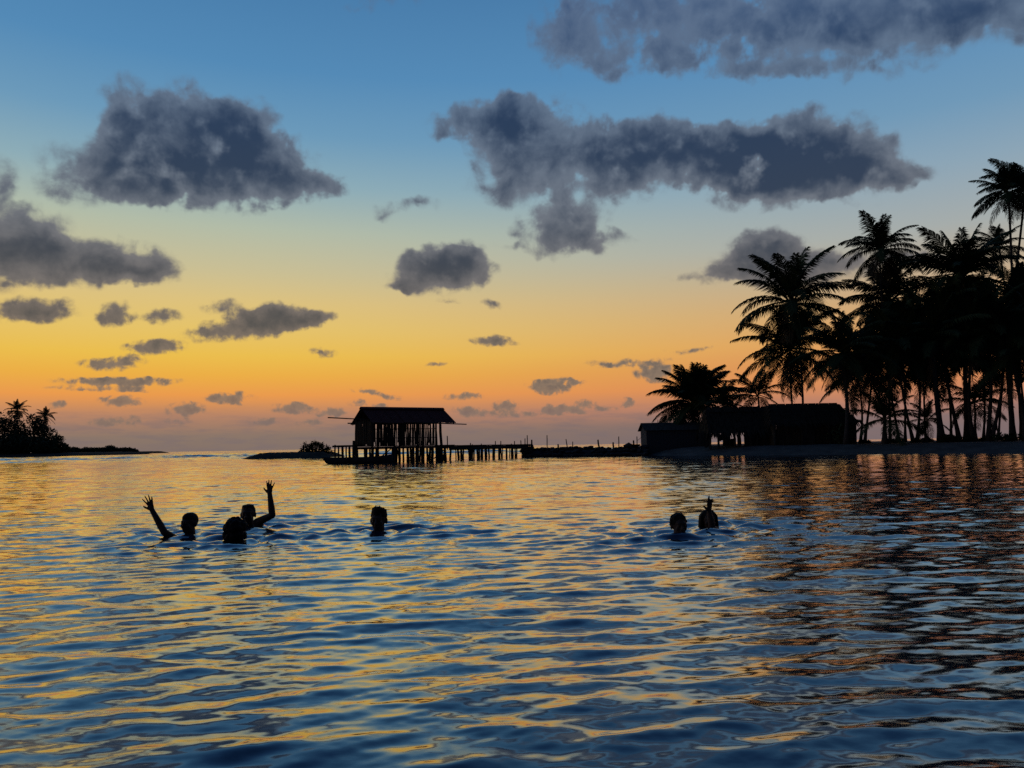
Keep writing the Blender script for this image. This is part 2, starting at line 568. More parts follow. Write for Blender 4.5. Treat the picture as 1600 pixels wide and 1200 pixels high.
for k_, (sx_, sy_) in SWXY.items():                         # rings spreading from each swimmer
    rad = np.hypot(WX - sx_, WY - sy_)
    H -= H.ravel()[np.argmin(rad)] * np.exp(-(rad / .5) ** 2)
    H += 0.016 * np.exp(-rad / 0.5) * np.sin(rad * 2 * np.pi / 0.27 - 1.0) * np.clip((rad - .06) / .1, 0, 1)
for lam_, an_, sl_, p_ in ((7.5, -85, .07, .3), (5.2, -70, .075, 1.7), (4.1, -104, .07, 4.0), (3.1, -92, .08, 2.2), (2.4, -78, .07, 5.1), (6.3, -97, .05, 3.3)):
    k = 2 * np.pi / lam_                                   # chop on the open sea beyond the jetty
    a = 1.6 * sl_ * lam_ / (2 * np.pi) * open_sea * np.clip((lam_ / np.maximum(sp_r, .3 * sp_t) - 2.2) / 2.5, 0, 1)
    H += a * np.sin(k * (math.cos(R(an_)) * WX + math.sin(R(an_)) * WY) + p_)
fade = np.clip((430 - RR) / 200, 0, 1).astype(np.float32)
H *= fade
V = np.stack([WX + OX * fade, WY + OY * fade, H], -1).reshape(-1, 3)
nr, nt = WX.shape
idx = np.arange(nr * nt).reshape(nr, nt)
nxt = np.roll(idx, -1, axis=1)
q = np.stack([idx[:-1], idx[1:], nxt[1:], nxt[:-1]], -1).reshape(-1, 4)
q = q[:, ::-1]
M_WATER = bpy.data.materials.new('sea_water')
M_WATER.use_nodes = True
T = NT(M_WATER.node_tree)
pb = M_WATER.node_tree.nodes['Principled BSDF']
pb.inputs['Base Color'].default_value = (.004, .016, .03, 1)
pb.inputs['Roughness'].default_value = 0.045
pb.inputs['IOR'].default_value = 2.0
geo = T.n('ShaderNodeNewGeometry')
att = T.n('ShaderNodeAttribute', attribute_name='ripple')
pos = T.vmath('MULTIPLY', geo.outputs['Position'], (0.42, 1.0, 1.0))
w1 = T.noise(pos, 13.0, 4, 0.6)
w2 = T.noise(pos, 2.6, 4, 0.6)
d1 = T.vmath('SCALE', T.vmath('SUBTRACT', w1.outputs['Color'], (.5, .5, .5)), scale=0.3)
d2 = T.vmath('SCALE', T.vmath('SUBTRACT', w2.outputs['Color'], (.5, .5, .5)), scale=T.math('MULTIPLY', att.outputs['Fac'], 7.0))
dd = T.vmath('MULTIPLY', T.vmath('ADD', d1, d2), (0.7, 1.0, 0.0))
nrm = T.vmath('NORMALIZE', T.vmath('ADD', geo.outputs['Normal'], dd))
M_WATER.node_tree.links.new(nrm, pb.inputs['Normal'])
pb.inputs['Specular IOR Level'].default_value = 0.0
gl = T.n('ShaderNodeBsdfGlossy')
gl.inputs['Roughness'].default_value = 0.09
gl.inputs['Color'].default_value = (1, 1, 1, 1)
M_WATER.node_tree.links.new(nrm, gl.inputs['Normal'])
lw = T.n('ShaderNodeLayerWeight')
lw.inputs['Blend'].default_value = 0.5
M_WATER.node_tree.links.new(nrm, lw.inputs['Normal'])
fres = T.math('MULTIPLY_ADD', T.math('POWER', lw.outputs['Facing'], 3.0), 1.1, 0.03, clamp=True)
mx = T.n('ShaderNodeMixShader')
M_WATER.node_tree.links.new(fres, mx.inputs[0])
M_WATER.node_tree.links.new(pb.outputs[0], mx.inputs[1])
M_WATER.node_tree.links.new(gl.outputs[0], mx.inputs[2])
M_WATER.node_tree.links.new(mx.outputs[0], M_WATER.node_tree.nodes['Material Output'].inputs['Surface'])
wme = quads_mesh('water', V, q, M_WATER)
at = wme.attributes.new('ripple', 'FLOAT', 'POINT')
at.data.foreach_set('value', (np.sqrt(lost) * (0.8 + 0.6 * open_sea)).astype(np.float32).ravel())
water = link('water', wme)
tag(water, kind='structure')
del H, OX, OY, lost, near, V, q

# seabed under the bay
sb = MB().box((0, 60, -2.0), (600, 600, 0.2)).mesh('seabed', M_SAND)
# (kept below the opaque water; not linked: nothing of it can be seen)
bpy.data.meshes.remove(sb)

# ------------------------------------------------------------------ palms
ELS = [82, 68, 52, 36, 20, 4, -18, -45, -70]


def make_frond(el0, seed, dead=False):
    rr = random.Random(seed * 77 + el0)
    n = 14
    pts, dirs = [Vector((0, 0, 0))], []
    e = math.radians(el0)
    bend = math.radians({82: 26, 68: 44, 52: 60, 36: 66, 20: 64, 4: 58, -18: 48, -45: 32, -70: 15}[el0]) * rr.uniform(.8, 1.2)
    side = rr.uniform(-.12, .12)
    for i in range(n):
        t = (i + .5) / n
        a = e - bend * t ** 1.5
        d = Vector((math.cos(a), side * t, math.sin(a))).normalized()
        dirs.append(d)
        pts.append(pts[-1] + d / n)
    dirs.append(dirs[-1])
    mb = MB()
    mb.tube(pts[::2] + [pts[-1]] if n % 2 else pts[::2], [0.014 * (1 - .85 * i / (n // 2)) + .002 for i in range(n // 2 + 1)], 4)
    nl = 58 if not dead else 34
    for i in range(nl):
        t = 0.13 + 0.87 * (i + .5) / nl
        f = t * n
        j = min(int(f), n - 1)
        p = pts[j].lerp(pts[j + 1], f - j)
        d = dirs[j]
        upv = Vector((-d.z, 0, d.x)) if abs(d.y) < .9 else Vector((0, 0, 1))
        sd = d.cross(upv).normalized()
        L = 0.31 * min(1, .5 + 1.6 * t) * (1 - .66 * max(0, (t - .45) / .55) ** 1.3) * rr.uniform(.85, 1.12)
        for s in (-1, 1):
            if rr.random() < (.05 if not dead else .2):
                continue
            fwd_ = .4 + .95 * t + rr.uniform(-.1, .1)
            lift = .25 * (1 - t) - .15
            o1 = (sd * s * 1.0 + d * fwd_ + upv * lift).normalized()
            droop = (.8 if not dead else 1.2) * rr.uniform(.7, 1.3)
            o2 = (o1 + Vector((0, 0, -droop))).normalized()
            m1 = p + o1 * L * .5
            m2 = m1 + o2 * L * .5
            w = .0105 * rr.uniform(.8, 1.15)
            wd = d * w
            mb.add([p - wd * .6, p + wd * .6, m1 + wd, m1 - wd, m2], [(0, 1, 2, 3), (3, 2, 4)])
    return mb.mesh('dry_frond' if dead else 'frond', M_DEAD if dead else M_FROND)


FRONDS = {(e, s): make_frond(e, s) for e in ELS for s in range(3)}
DEADF = [make_frond(e, s, True) for e in (-45, -70) for s in range(2)]
nb = bmesh.new()
bmesh.ops.create_icosphere(nb, subdivisions=1, radius=1)
NUT = bpy.data.meshes.new('coconut')
nb.to_mesh(NUT)
nb.free()
NUT.materials.append(M_NUT)


def palm(base, top, R_m, label, n=24, skirt=4, r_trunk=.13, bow=0.0, seed=0, group='coconut palms along the beach', upright=0.5, wind=0.0, name='palm_tree', nuts=0):
    rr = random.Random(seed * 31 + 5)
    base = Vector(base)
    top = Vector(top)
    root = thing(name, base, label, 'palm tree', group)
    h = (top - base).length
    pts, rad = [], []
    N = max(8, int(h * 1.6))
    for i in range(N + 1):
        t = i / N
        p = base.lerp(top, t)
        p.x += (bow + .3 * math.sin(seed * 2.3)) * math.sin(math.pi * t) * h * .1
        p.y += .02 * h * math.sin(math.pi * t * 1.5 + seed)
        pts.append(p - Vector((0, 0, .15)) if i == 0 else p)
        bole = 1 + .9 * math.exp(-t * h / .45)
        rad.append(r_trunk * .66 * (1 - .38 * t) * bole * (1.06 if i % 2 else .96))
    V_, F_ = tube([p - base for p in pts], rad, 8)
    link('trunk', mesh_np('trunk', V_, F_, M_TRUNK, True), root, Matrix.Translation(base))
    # crown shaft fibres
    for i in range(n):
        f = (i + .5) / n
        e = 88 - 116 * f ** (0.55 + upright) + rr.uniform(-9, 9)
        eb = min(ELS, key=lambda q_: abs(q_ - e))
        a = i * 2.39996 + rr.uniform(-.35, .35)
        s = R_m * 1.16 * rr.uniform(.88, 1.1) * (.82 if eb > 70 else 1)
        rot = Matrix.Rotation(a, 4, 'Z')
        if wind:
            ax = Vector((0, 1, 0))
            rot = Matrix.Rotation(wind * (0.6 + .4 * math.sin(i)), 4, ax) @ rot
        tilt = Matrix.Rotation(R(e - eb) * -1, 4, 'Y')
        mw = Matrix.Translation(top + Vector((0, 0, rr.uniform(-.15, .1) * R_m * .3))) @ rot @ tilt @ Matrix.Rotation(rr.uniform(-.25, .25), 4, 'X') @ Matrix.Diagonal((s, s, s, 1))
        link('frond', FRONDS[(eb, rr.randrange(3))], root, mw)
    for i in range(skirt):
        a = i * 2.39996 + 1 + rr.uniform(-.3, .3)
        s = R_m * rr.uniform(.8, 1.05)
        mw = Matrix.Translation(top - Vector((0, 0, R_m * .07))) @ Matrix.Rotation(a, 4, 'Z') @ Matrix.Diagonal((s, s, s, 1))
        link('dry_frond', DEADF[rr.randrange(4)], root, mw)
    for i in range(nuts):
        a = i * 2.4
        link('coconut', NUT, root, Matrix.Translation(top + Vector((math.cos(a) * .28, math.sin(a) * .28, -.3 - .12 * (i % 3)))) @ Matrix.Diagonal((.13, .13, .16, 1)))
    return root


def palm_px(bx_, cx_, cy_, d, Rpx, label, **kw):
    x = PX(bx_, d)
    top = P(cx_, cy_, d)
    return palm((x, d, gz(x, d)), top, Rpx * d / F_PX, label, **kw)


PALMS = [
    (1258, 1236, 472, 53.5, 84, 'tall palm with broad star crown behind the thatched hut, first tall palm from the left', dict(n=30, skirt=7, seed=1, nuts=6)),
    (1246, 1234, 545, 55.0, 76, 'lower palm with drooping crown just below the broad star crown, thin trunk behind thatched hut', dict(n=26, skirt=12, seed=2, upright=.3)),
    (1322, 1317, 552, 46.0, 70, 'palm with thick straight trunk at the right end wall of the thatched hut', dict(n=26, skirt=9, seed=3, r_trunk=.2, nuts=5)),
    (1388, 1376, 390, 52.0, 60, 'tall slim palm with small tufted crown, second of the tall palms from the left', dict(n=24, skirt=8, seed=4, nuts=5)),
    (1403, 1388, 470, 54.0, 72, 'palm whose crown hangs directly under the small tufted crown of the tall slim palm', dict(n=28, skirt=8, seed=5)),
    (1350, 1362, 560, 53.0, 72, 'palm with bushy crown between the thick hut-side trunk and the tall slim palm', dict(n=26, skirt=8, seed=6)),
    (1383, 1382, 655, 45.0, 54, 'short young palm with wide low fronds standing alone in front of the grove', dict(n=16, skirt=1, seed=7, r_trunk=.2, upright=.75)),
    (1429, 1400, 548, 47.5, 78, 'palm leaning left over the short young palm, left trunk of the joined pair', dict(n=24, skirt=2, upright=.72, seed=8, bow=-.15)),
    (1433, 1428, 525, 48.5, 80, 'straight palm, right trunk of the joined pair beside the short young palm', dict(n=24, skirt=2, upright=.72, seed=9)),
    (1470, 1462, 532, 46.0, 80, 'palm with the thickest swollen base in the middle of the grove', dict(n=24, skirt=2, upright=.72, seed=10, r_trunk=.26)),
    (1497, 1474, 505, 47.5, 80, 'leaning palm with trunk sloping left, just right of the thickest swollen base', dict(n=24, skirt=2, upright=.72, seed=11, bow=-.25, r_trunk=.17)),
    (1509, 1502, 432, 49.0, 82, 'tall palm with the largest spreading crown in the middle of the grove', dict(n=32, skirt=9, seed=12, r_trunk=.24, nuts=6)),
    (1522, 1516, 540, 46.5, 74, 'straight thin palm just right of the tall palm with the largest crown', dict(n=22, skirt=2, upright=.72, seed=13, r_trunk=.16)),
    (1546, 1541, 520, 45.0, 80, 'upright palm, left trunk of the V-shaped pair near the right edge', dict(n=24, skirt=2, upright=.72, seed=14, r_trunk=.17)),
    (1549, 1570, 545, 45.0, 74, 'palm leaning right, right trunk of the V-shaped pair near the right edge', dict(n=22, skirt=2, upright=.72, seed=15, bow=.15, r_trunk=.15)),
    (1580, 1577, 532, 44.5, 74, 'straight palm standing on the shrub mound at the right edge', dict(n=22, skirt=2, upright=.72, seed=16, r_trunk=.16)),
    (1600, 1582, 560, 43.5, 74, 'palm leaning left over the shrub mound, rightmost trunk in view', dict(n=20, skirt=2, upright=.72, seed=17, r_trunk=.18)),
    (1592, 1572, 300, 57.0, 52, 'very tall palm with curved bare stem and ragged crown, left of the two tallest', dict(n=24, skirt=6, seed=18, r_trunk=.17, bow=.35, nuts=5)),
    (1586, 1597, 292, 58.0, 54, 'very tall palm cut by the right edge, right of the two tallest', dict(n=24, skirt=6, seed=19, r_trunk=.17, bow=-.1)),
    (1563, 1560, 386, 60.0, 40, 'slender palm with small crown between the largest crown and the two tallest palms', dict(n=20, skirt=4, seed=20, r_trunk=.12)),
    (1448, 1444, 560, 58.0, 72, 'dense palm at the back of the grove between tall slim palm and largest crown', dict(n=26, skirt=2, upright=.72, seed=21)),
    (1536, 1532, 505, 60.0, 80, 'dense palm at the back of the grove below the largest crown, right side', dict(n=26, skirt=2, upright=.72, seed=22)),
    (1484, 1480, 560, 56.0, 84, 'low dense palm at the back of the grove under the largest crown', dict(n=26, skirt=2, upright=.72, seed=23)),
    (1606, 1600, 485, 56.0, 84, 'dense palm at the right edge below the two tallest palms', dict(n=26, skirt=2, upright=.72, seed=24)),
    (1414, 1410, 565, 56.0, 70, 'low palm in the shade behind the short young palm', dict(n=22, skirt=2, upright=.72, seed=25)),
    (1525, 1522, 628, 52.0, 52, 'small drooping palm hanging between the grove trunks left of the V-shaped pair', dict(n=16, skirt=2, seed=26, upright=.3)),
    (1451, 1449, 655, 49.0, 34, 'small young palm on a spindly stem left of the thickest swollen base', dict(n=13, skirt=1, seed=27, r_trunk=.05)),
    (1344, 1342, 592, 56.0, 58, 'low palm behind the right end of the thatched hut', dict(n=20, skirt=2, upright=.72, seed=28)),
    (1084, 1084, 630, 55.0, 66, 'broad windswept low palm rising right behind the grey boarded shack', dict(n=64, skirt=5, seed=29, r_trunk=.2, upright=.75, wind=.14)),
    (1132, 1130, 632, 51.5, 40, 'small palm peeping over the roof of the open shelter, next to the windswept palm', dict(n=20, skirt=3, seed=30, upright=.5)),
    (1186, 1184, 618, 53.0, 46, 'small open palm standing behind the gap between open shelter and thatched hut', dict(n=15, skirt=2, seed=31, r_trunk=.13, upright=.5)),
]
for (b_, cx_, cy_, d_, rp_, lab_, kw_) in PALMS:
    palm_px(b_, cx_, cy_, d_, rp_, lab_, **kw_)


# ------------------------------------------------------------------ shrubs and broadleaf trees
def leaf_cloud(blobs, count, size, seed, squash=.8):
    rr = np.random.default_rng(seed)
    mb = MB()
    tot = sum(b[3] ** 2 for b in blobs)
    for (cx, cy, cz, r) in blobs:
        k = int(count * r * r / tot)
        for _ in range(k):
            v = rr.normal(size=3)
            v /= np.linalg.norm(v)
            rad = r * rr.uniform(.45, 1.08) ** .5
            p = np.array((cx, cy, cz)) + v * rad * np.array((1, 1, squash))
            a = rr.normal(size=3)
            a /= np.linalg.norm(a)
            b = np.cross(a, v)
            b /= (np.linalg.norm(b) + 1e-6)
            s = size * rr.uniform(.6, 1.3)
            mb.add([p - a * s, p - b * s * .4, p + a * s, p + b * s * .4], [(0, 1, 2, 3)])
    return mb


def broadleaf(x, y, z, h, w, label, seed, group, count=700, leaf=.35, cat='tree', name='broadleaf_tree'):
    rr = random.Random(seed)
    root = thing(name, (x, y, z), label, cat, group)
    blobs = []
    for i in range(9):
        a = rr.uniform(0, 6.28)
        q_ = rr.uniform(.1, .75)
        hz_ = (.12, .16, .3, .4, .5, .6, .68, .76, .84)[i]
        blobs.append((math.cos(a) * q_ * w * .6, math.sin(a) * q_ * w * .6, h * hz_, w * rr.uniform(.22, .42) * (1.15 - .5 * hz_)))
    me = leaf_cloud(blobs, count, leaf, seed).mesh('crown', M_LEAF)
    link('crown', me, root, Matrix.Translation((x, y, z)))
    tb = MB()
    tb.tube([(0, 0, -.3), (rr.uniform(-.1, .1) * w, 0, h * .35), (rr.uniform(-.1, .1) * w, 0, h * .6)], [h * .03, h * .022, h * .012], 7)
    for b in blobs[:5]:
        tb.tube([(0, 0, h * .3), tuple(Vector(b[:3]) * .95)], [h * .014, h * .006], 5)
    link('trunk', tb.mesh('trunk', M_TRUNK, True), root, Matrix.Translation((x, y, z)))
    return root


# far-left island: trees at about 285 m
DI = 288.0
LT = [(-14, 650, 34, 'dark broadleaf tree at the far left edge on the far island'),
      (12, 660, 26, 'round broadleaf tree left of the taller far island palm'),
      (34, 655, 26, 'broadleaf tree growing under the taller palm on the far island'),
      (52, 652, 22, 'broadleaf tree filling the dip between the two far island palms'),
      (66, 668, 22, 'broadleaf tree right below the smaller palm on the far island'),
      (80, 684, 18, 'low tree on the sloping right flank of the far island'),
      (4, 685, 26, 'low shoreline tree at the left edge of the far island'),
      (30, 690, 28, 'low shoreline tree at the middle of the far island'),
      (58, 690, 26, 'low shoreline tree left of the right flank on the far island'),
      (88, 697, 13, 'last small bush at the right tip of the far island')]
for i, (x_, y_, w_, lab_) in enumerate(LT):
    dd_ = DI + (8 if y_ < 680 else -4) + i % 3
    px_m = dd_ / F_PX
    top = P(x_, y_, dd_)
    z_ = .6
    broadleaf(top.x, dd_, z_, (top.z - z_) * 1.12, w_ * px_m * 2.0, lab_, 300 + i, 'trees on the far island', 1500, .62, 'tree')
for i, (x_, y_, r_, lab_) in enumerate([(27, 641, 18, 'taller dark palm rising above the trees of the far island'), (71, 650, 15, 'smaller palm on the right shoulder of the far island'),
                                         (90, 690, 11, 'low palm at the right tip of the far island')]):
    t_ = P(x_, y_, DI)
    palm((t_.x - .5, DI, .8), t_, r_ * DI / F_PX, lab_, n=22, skirt=8, r_trunk=.28, seed=60 + i, group='palms on the far island')

# low wood on the distant island: reads as one mass
rr_ = np.random.default_rng(9)
bl = []
for i in range(70):
    t = i / 69
    x_ = 96 + 118 * t
    hpx = (9.5 - 2.0 * t) * rr_.uniform(.8, 1.15) * (1 if t < .965 else .8)
    if .6 < t < .68:
        hpx *= 1.35
    d_ = 612 + rr_.uniform(-4, 12)
    hm = hpx * d_ / F_PX
    bl.append((PX(x_, d_), d_, hm * .52 + .8, hm * .52))
tag(link('far_wood', leaf_cloud(bl, 9000, .75, 4, .95).mesh('far_wood', M_LEAF)), 'low dark wood covering the distant island', 'wood', None, 'stuff')


# bush on the low bank (pandanus-like rosettes of pointed leaves)
def spiky_bush(x, y, z, w, h, label, seed, group=None, n_ros=30):
    rr = random.Random(seed)
    root = thing('shrub', (x, y, z), label, 'shrub', group)
    st, lf = MB(), MB()
    for i in range(n_ros):
        t = (i + .5) / n_ros
        ex = (t - .5) * 2
        tip = Vector((ex * w * .48, rr.uniform(-.3, .3) * w * .4, h * (0.3 + .62 * rr.random()) * (1 - .45 * abs(ex + .15) ** 1.4)))
        st.tube([(ex * w * .12, 0, -.1), tuple(tip * .6 + Vector((0, 0, .05))), tuple(tip)], [.05, .04, .025], 5)
        for k in range(26):
            dv = Vector((rr.gauss(0, 1), rr.gauss(0, 1), rr.gauss(.35, .8))).normalized()
            L = h * rr.uniform(.16, .3)
            sd = dv.cross(Vector((rr.random(), rr.random(), rr.random()))).normalized() * L * .13
            s0 = tip - Vector((0, 0, rr.random() * h * .25))
            lf.add([s0, s0 + dv * L * .45 + sd, s0 + dv * L - Vector((0, 0, L * .12)), s0 + dv * L * .45 - sd], [(0, 1, 2, 3)])
    link('stem', st.mesh('stem', M_TRUNK, True), root, Matrix.Translation((x, y, z)))
    link('leaves', lf.mesh('leaves', M_LEAF), root, Matrix.Translation((x, y, z)))
    return root


_b = P(495, 712, 74)
spiky_bush(PX(494, 75), 75, .25, 46 * 75 / F_PX, 26 * 75 / F_PX, 'spiky dark bush on the low bank at the left end of the jetty', 3)
SHR = [(1412, 47.5, 46, 9, 'low dark shrub between the short young palm and the joined palm pair'), (1476, 45.5, 36, 17, 'low shrub around the thickest swollen palm base'),
       (1440, 52, 40, 8, 'low ground plants behind the two short posts'), (1345, 50, 40, 7, 'low ground plants beside the right end of the thatched hut'),
       (1580, 43.8, 70, 15, 'broad shrub mound under the palms at the right edge'), (1532, 46, 30, 8, 'low plants at the foot of the V-shaped palm pair'),
       (1505, 45.5, 36, 12, 'low shrub at the foot of the tall palm with the largest crown'), (1318, 47, 30, 36, 'leafy bush against the right end wall of the thatched hut')]
for i, (x_, d_, w_, h_, lab_) in enumerate(SHR):
    X_ = PX(x_, d_)
    m_ = d_ / F_PX
    root = thing('shrub', (X_, d_, gz(X_, d_)), lab_, 'shrub', 'undergrowth shrubs on the beach')
    rr = random.Random(40 + i)
    bl = [(rr.uniform(-.5, .5) * w_ * m_ * .8, rr.uniform(-.3, .3), h_ * m_ * rr.uniform(.2, .55), h_ * m_ * rr.uniform(.35, .5)) for _ in range(max(4, int(w_ / max(h_, 8) * 2.5)))]
    link('leaves', leaf_cloud(bl, 420, .11, 50 + i).mesh('leaves', M_LEAF), root, Matrix.Translation(root.location))
    tb = MB()
    for b in bl:
        tb.tube([(b[0] * .7, b[1], -.1), (b[0], b[1], b[2])], [.03, .015], 5)
    link('stem', tb.mesh('stem', M_TRUNK), root, Matrix.Translation(root.location))

# ------------------------------------------------------------------ stilt hut over the water
PSI = R(33)
AX = Vector((math.cos(PSI), math.sin(PSI), 0))         # along the ridge, to the right
AY = Vector((math.sin(PSI), -math.cos(PSI), 0))        # towards the camera
AZ = Vector((0, 0, 1))
HB = Vector((PX(564.5, 43.6), 43.6, 0))                # below the ridge's left end
LEN = 5.17
HW = 1.62                                              # half width of the roof
ZR, ZE, ZD = 3.08, 2.22, 0.95
ROTH = Matrix((AX, -AY, AZ)).transposed()              # local x along ridge, y away from the camera, z up


def hp(a, b, z):
    return HB + AX * a + AY * b + AZ * z


hut = thing('stilt_hut', hp(LEN / 2, 0, 0), 'cane-walled hut with red tin gable roof on stilts over the water', 'hut')
# corrugated roof sheets
slope_len = math.hypot(HW, ZR - ZE)
NS = 8
sw = LEN / NS


def sheet_mesh():
    nw = 17
    V, Fc = [], []
    for z in (0, -.012):
        for j in (0, 1, 2):
            for i in range(nw):
                x = (i / (nw - 1) - .5) * (sw + .05)
                V.append((x, j / 2 * slope_len, .022 * math.cos(i * math.pi) * .5 + z))
    def q(z, j, i):
        return z * 3 * nw + j * nw + i
    for z in (0, 1):
        for j in range(2):
            for i in range(nw - 1):
                f = (q(z, j, i), q(z, j, i + 1), q(z, j + 1, i + 1), q(z, j + 1, i))
                Fc.append(f if z == 0 else f[::-1])
    for i in range(nw - 1):
        Fc.append((q(1, 0, i), q(1, 0, i + 1), q(0, 0, i + 1), q(0, 0, i)))
        Fc.append((q(0, 2, i), q(0, 2, i + 1), q(1, 2, i + 1), q(1, 2, i)))
    return mesh_np('roof_sheet', V, Fc, M_TIN)


SHEET = sheet_mesh()
for side in (1, -1):
    for i in range(NS):
        a = (i + .5) * sw
        o = hp(a, 0, ZR)
        down = (AY * side * HW + AZ * (ZE - ZR + random.uniform(-.05, .03))).normalized()
        xx = AX * (1 if side > 0 else 1)
        nz = xx.cross(down)
        if nz.z < 0:
            nz = -nz
        mw = Matrix.Translation(o + nz * (.004 * (i % 2) + random.uniform(0, .004))) @ Matrix((xx, down, nz)).transposed().to_4x4() @ Matrix.Rotation(R(random.uniform(-.7, .7)), 4, 'Z')
        link('roof_sheet', SHEET, hut, mw)
rc = MB()
for k in (-1, 1):
    rc.box(AX * (LEN / 2) + AY * k * .1 + AZ * -.03, (LEN + .1, .24, .015), ROTH @ Matrix.Rotation(k * math.atan2(ZR - ZE, HW) * 1.0, 3, 'X'))
link('ridge_cap', rc.mesh('ridge_cap', M_TIN), hut, Matrix.Translation(hp(0, 0, ZR + .045)))
for i in range(6):
    a = .12 + i * (LEN - .24) / 5
    for side in (1, -1):
        pole('rafter', hp(a, side * .02, ZR - .07), hp(a, side * (HW - .02), ZE - .06), .035, hut)
pole('ridge_pole', hp(-.1, 0, ZR - .12), hp(LEN + .1, 0, ZR - .12), .045, hut)
# eave poles, sticking out beyond the roof at both ends
pole('eave_pole', P(512, 652.5, 42.6), hp(2.6, HW - .32, ZE + .03), .032, hut)
pole('eave_pole', hp(2.2, HW - .32, ZE + .02), P(729, 663, 44.6), .034, hut)
pole('eave_pole', hp(-.3, -HW + .32, ZE + .04), hp(LEN + .55, -HW + .32, ZE + .04), .035, hut)
# posts from the water to the eaves; deck
WL, WR_ = 0.16, LEN - 1.07
wf = HW - .42
for a in (WL, 1.5, 2.9, WR_):
    for b in (wf, -wf):
        pole('corner_post' if a in (WL, WR_) else 'wall_post', hp(a, b, -.5), hp(a, b, ZE + .2), .062, hut)
pole('porch_post', hp(LEN - .72, wf + .05, -.5), hp(LEN - .8, wf, ZE + .16), .085, hut)
pole('porch_post', hp(LEN - .72, -wf, -.5), hp(LEN - .75, -wf, ZE + .16), .07, hut)
for b in (wf, -wf, 0):
    pole('floor_beam', hp(-.05, b, ZD - .14), hp(LEN + .05, b, ZD - .12), .065, hut)
npl = 26
for i in range(npl):
    a = -.02 + (i + .5) * (LEN + .1) / npl
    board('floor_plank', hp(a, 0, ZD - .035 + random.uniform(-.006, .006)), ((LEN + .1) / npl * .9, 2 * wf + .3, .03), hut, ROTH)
# cane walls: uneven upright canes with gaps
SL = random.Random(21)


def cane_wall(p_of, length, zt, gap, rmin=.022, rmax=.045):
    s = 0.02
    while s < length:
        r = SL.uniform(rmin, rmax)
        s += r
        lean = SL.uniform(-.05, .05)
        z0 = ZD - .02 + (SL.random() < .2) * SL.uniform(0, .25)
        z1 = zt + SL.uniform(-.1, .06)
        p0, p1 = p_of(s, z0), p_of(min(max(s + lean, .02), length - .02), z1)
        pole('cane', p0, p1, r, hut, 'cane', SL.randrange(4))
        s += r + (SL.uniform(.0, .02) if SL.random() < gap else SL.uniform(.03, .075))


cane_wall(lambda s, z: hp(WL + s, wf + .055, z), WR_ - WL, ZE + .06, .8)
cane_wall(lambda s, z: hp(WL + s, -wf - .055, z), WR_ - WL, ZE + .06, .3)
cane_wall(lambda s, z: hp(WL - .06, -wf + s, z), 2 * wf, ZE + .16, .7)
for z in (1.35, 1.85):
    pole('wall_batten', hp(WL, wf + .0, z), hp(WR_, wf + .0, z + .02), .022, hut, 'cane')
# stilts under the floor
for i in range(13):
    a = .25 + i * (LEN - .3) / 12 + SL.uniform(-.1, .1)
    for b in (wf * .95, SL.uniform(-.4, .4), -wf * .95):
        if SL.random() < .82:
            pole('stilt', hp(a + SL.uniform(-.06, .06), b + SL.uniform(-.08, .08), -.5), hp(a, b, ZD - .09), SL.uniform(.04, .095), hut)
for a0, a1 in ((.4, 1.3), (2.2, 3.3), (3.9, 4.8)):
    pole('brace', hp(a0, wf + .08, .15), hp(a1, wf + .08, ZD - .15), .03, hut)

# ------------------------------------------------------------------ jetty: left spur and long walk to the stone wall
jet = thing('jetty', (PX(760, 49), 49, 0), 'long rickety pole jetty running from the stilt hut to the stone breakwater', 'jetty')
JA = hp(LEN + .12, -.2, 0)
JB = Vector((PX(822, 53.5), 53.5, 0))
jd = (JB - JA)
jl = jd.length
jd.normalize()
jn = Vector((jd.y, -jd.x, 0))
JROT = Matrix((jd, -jn, AZ)).transposed()
ZJ = .93


def jp(s, b, z):
    return JA + jd * s + jn * b + AZ * z


for b in (.5, -.5):
    for k in range(3):
        s0, s1 = jl * k / 3, jl * (k + 1) / 3
        pole('stringer', jp(s0 - .1, b, ZJ - .14 + SL.uniform(-.03, .03)), jp(s1 + .1, b, ZJ - .14 + SL.uniform(-.03, .03)), .06, jet)
npk = int(jl / .2)
for i in range(npk):
    board('plank', jp((i + .5) * jl / npk, SL.uniform(-.04, .04), ZJ - .05 + SL.uniform(-.012, .012)), (jl / npk * SL.uniform(.75, .93), 1.2 + SL.uniform(-.1, .12), .035), jet,
          JROT @ Matrix.Rotation(SL.uniform(-.03, .03), 3, 'Z'))
for k in range(4):
    s0 = jl * k / 4
    pole('edge_rail', jp(s0 - .05, .58, ZJ - .25 + SL.uniform(-.02, .02)), jp(s0 + jl / 4 + .05, .58, ZJ - .24 + SL.uniform(-.03, .03)), .085, jet)
PILES = [701, 717, 720, 724, 728, 735, 741, 752, 755, 762, 765, 774, 784, 788, 800, 805, 809, 813]
for x_ in PILES:
    s = (PX(x_, 49) - PX(690, 49)) / (PX(818, 49) - PX(690, 49)) * jl
    s = max(.05, min(jl - .1, s))
    for b in (.54, -.54):
        pole('pile', jp(s + SL.uniform(-.12, .12), b, -.5), jp(s + SL.uniform(-.06, .06), b, ZJ - .08), SL.uniform(.035, .08), jet)
for x_, top in ((699, 681), (735, 692), (738, 694), (752, 693), (774, 689), (782.5, 689), (799, 693), (804, 689), (814, 688)):
    s = (PX(x_, 49) - PX(690, 49)) / (PX(818, 49) - PX(690, 49)) * jl
    d_ = jp(s, .5, 0).y
    zt = P(x_, top, d_).z
    pole('rail_post', (PX(x_, d_), d_, ZJ - .3), Vector((PX(x_ + SL.uniform(-.5, .5), d_), d_, zt)), .035, jet)

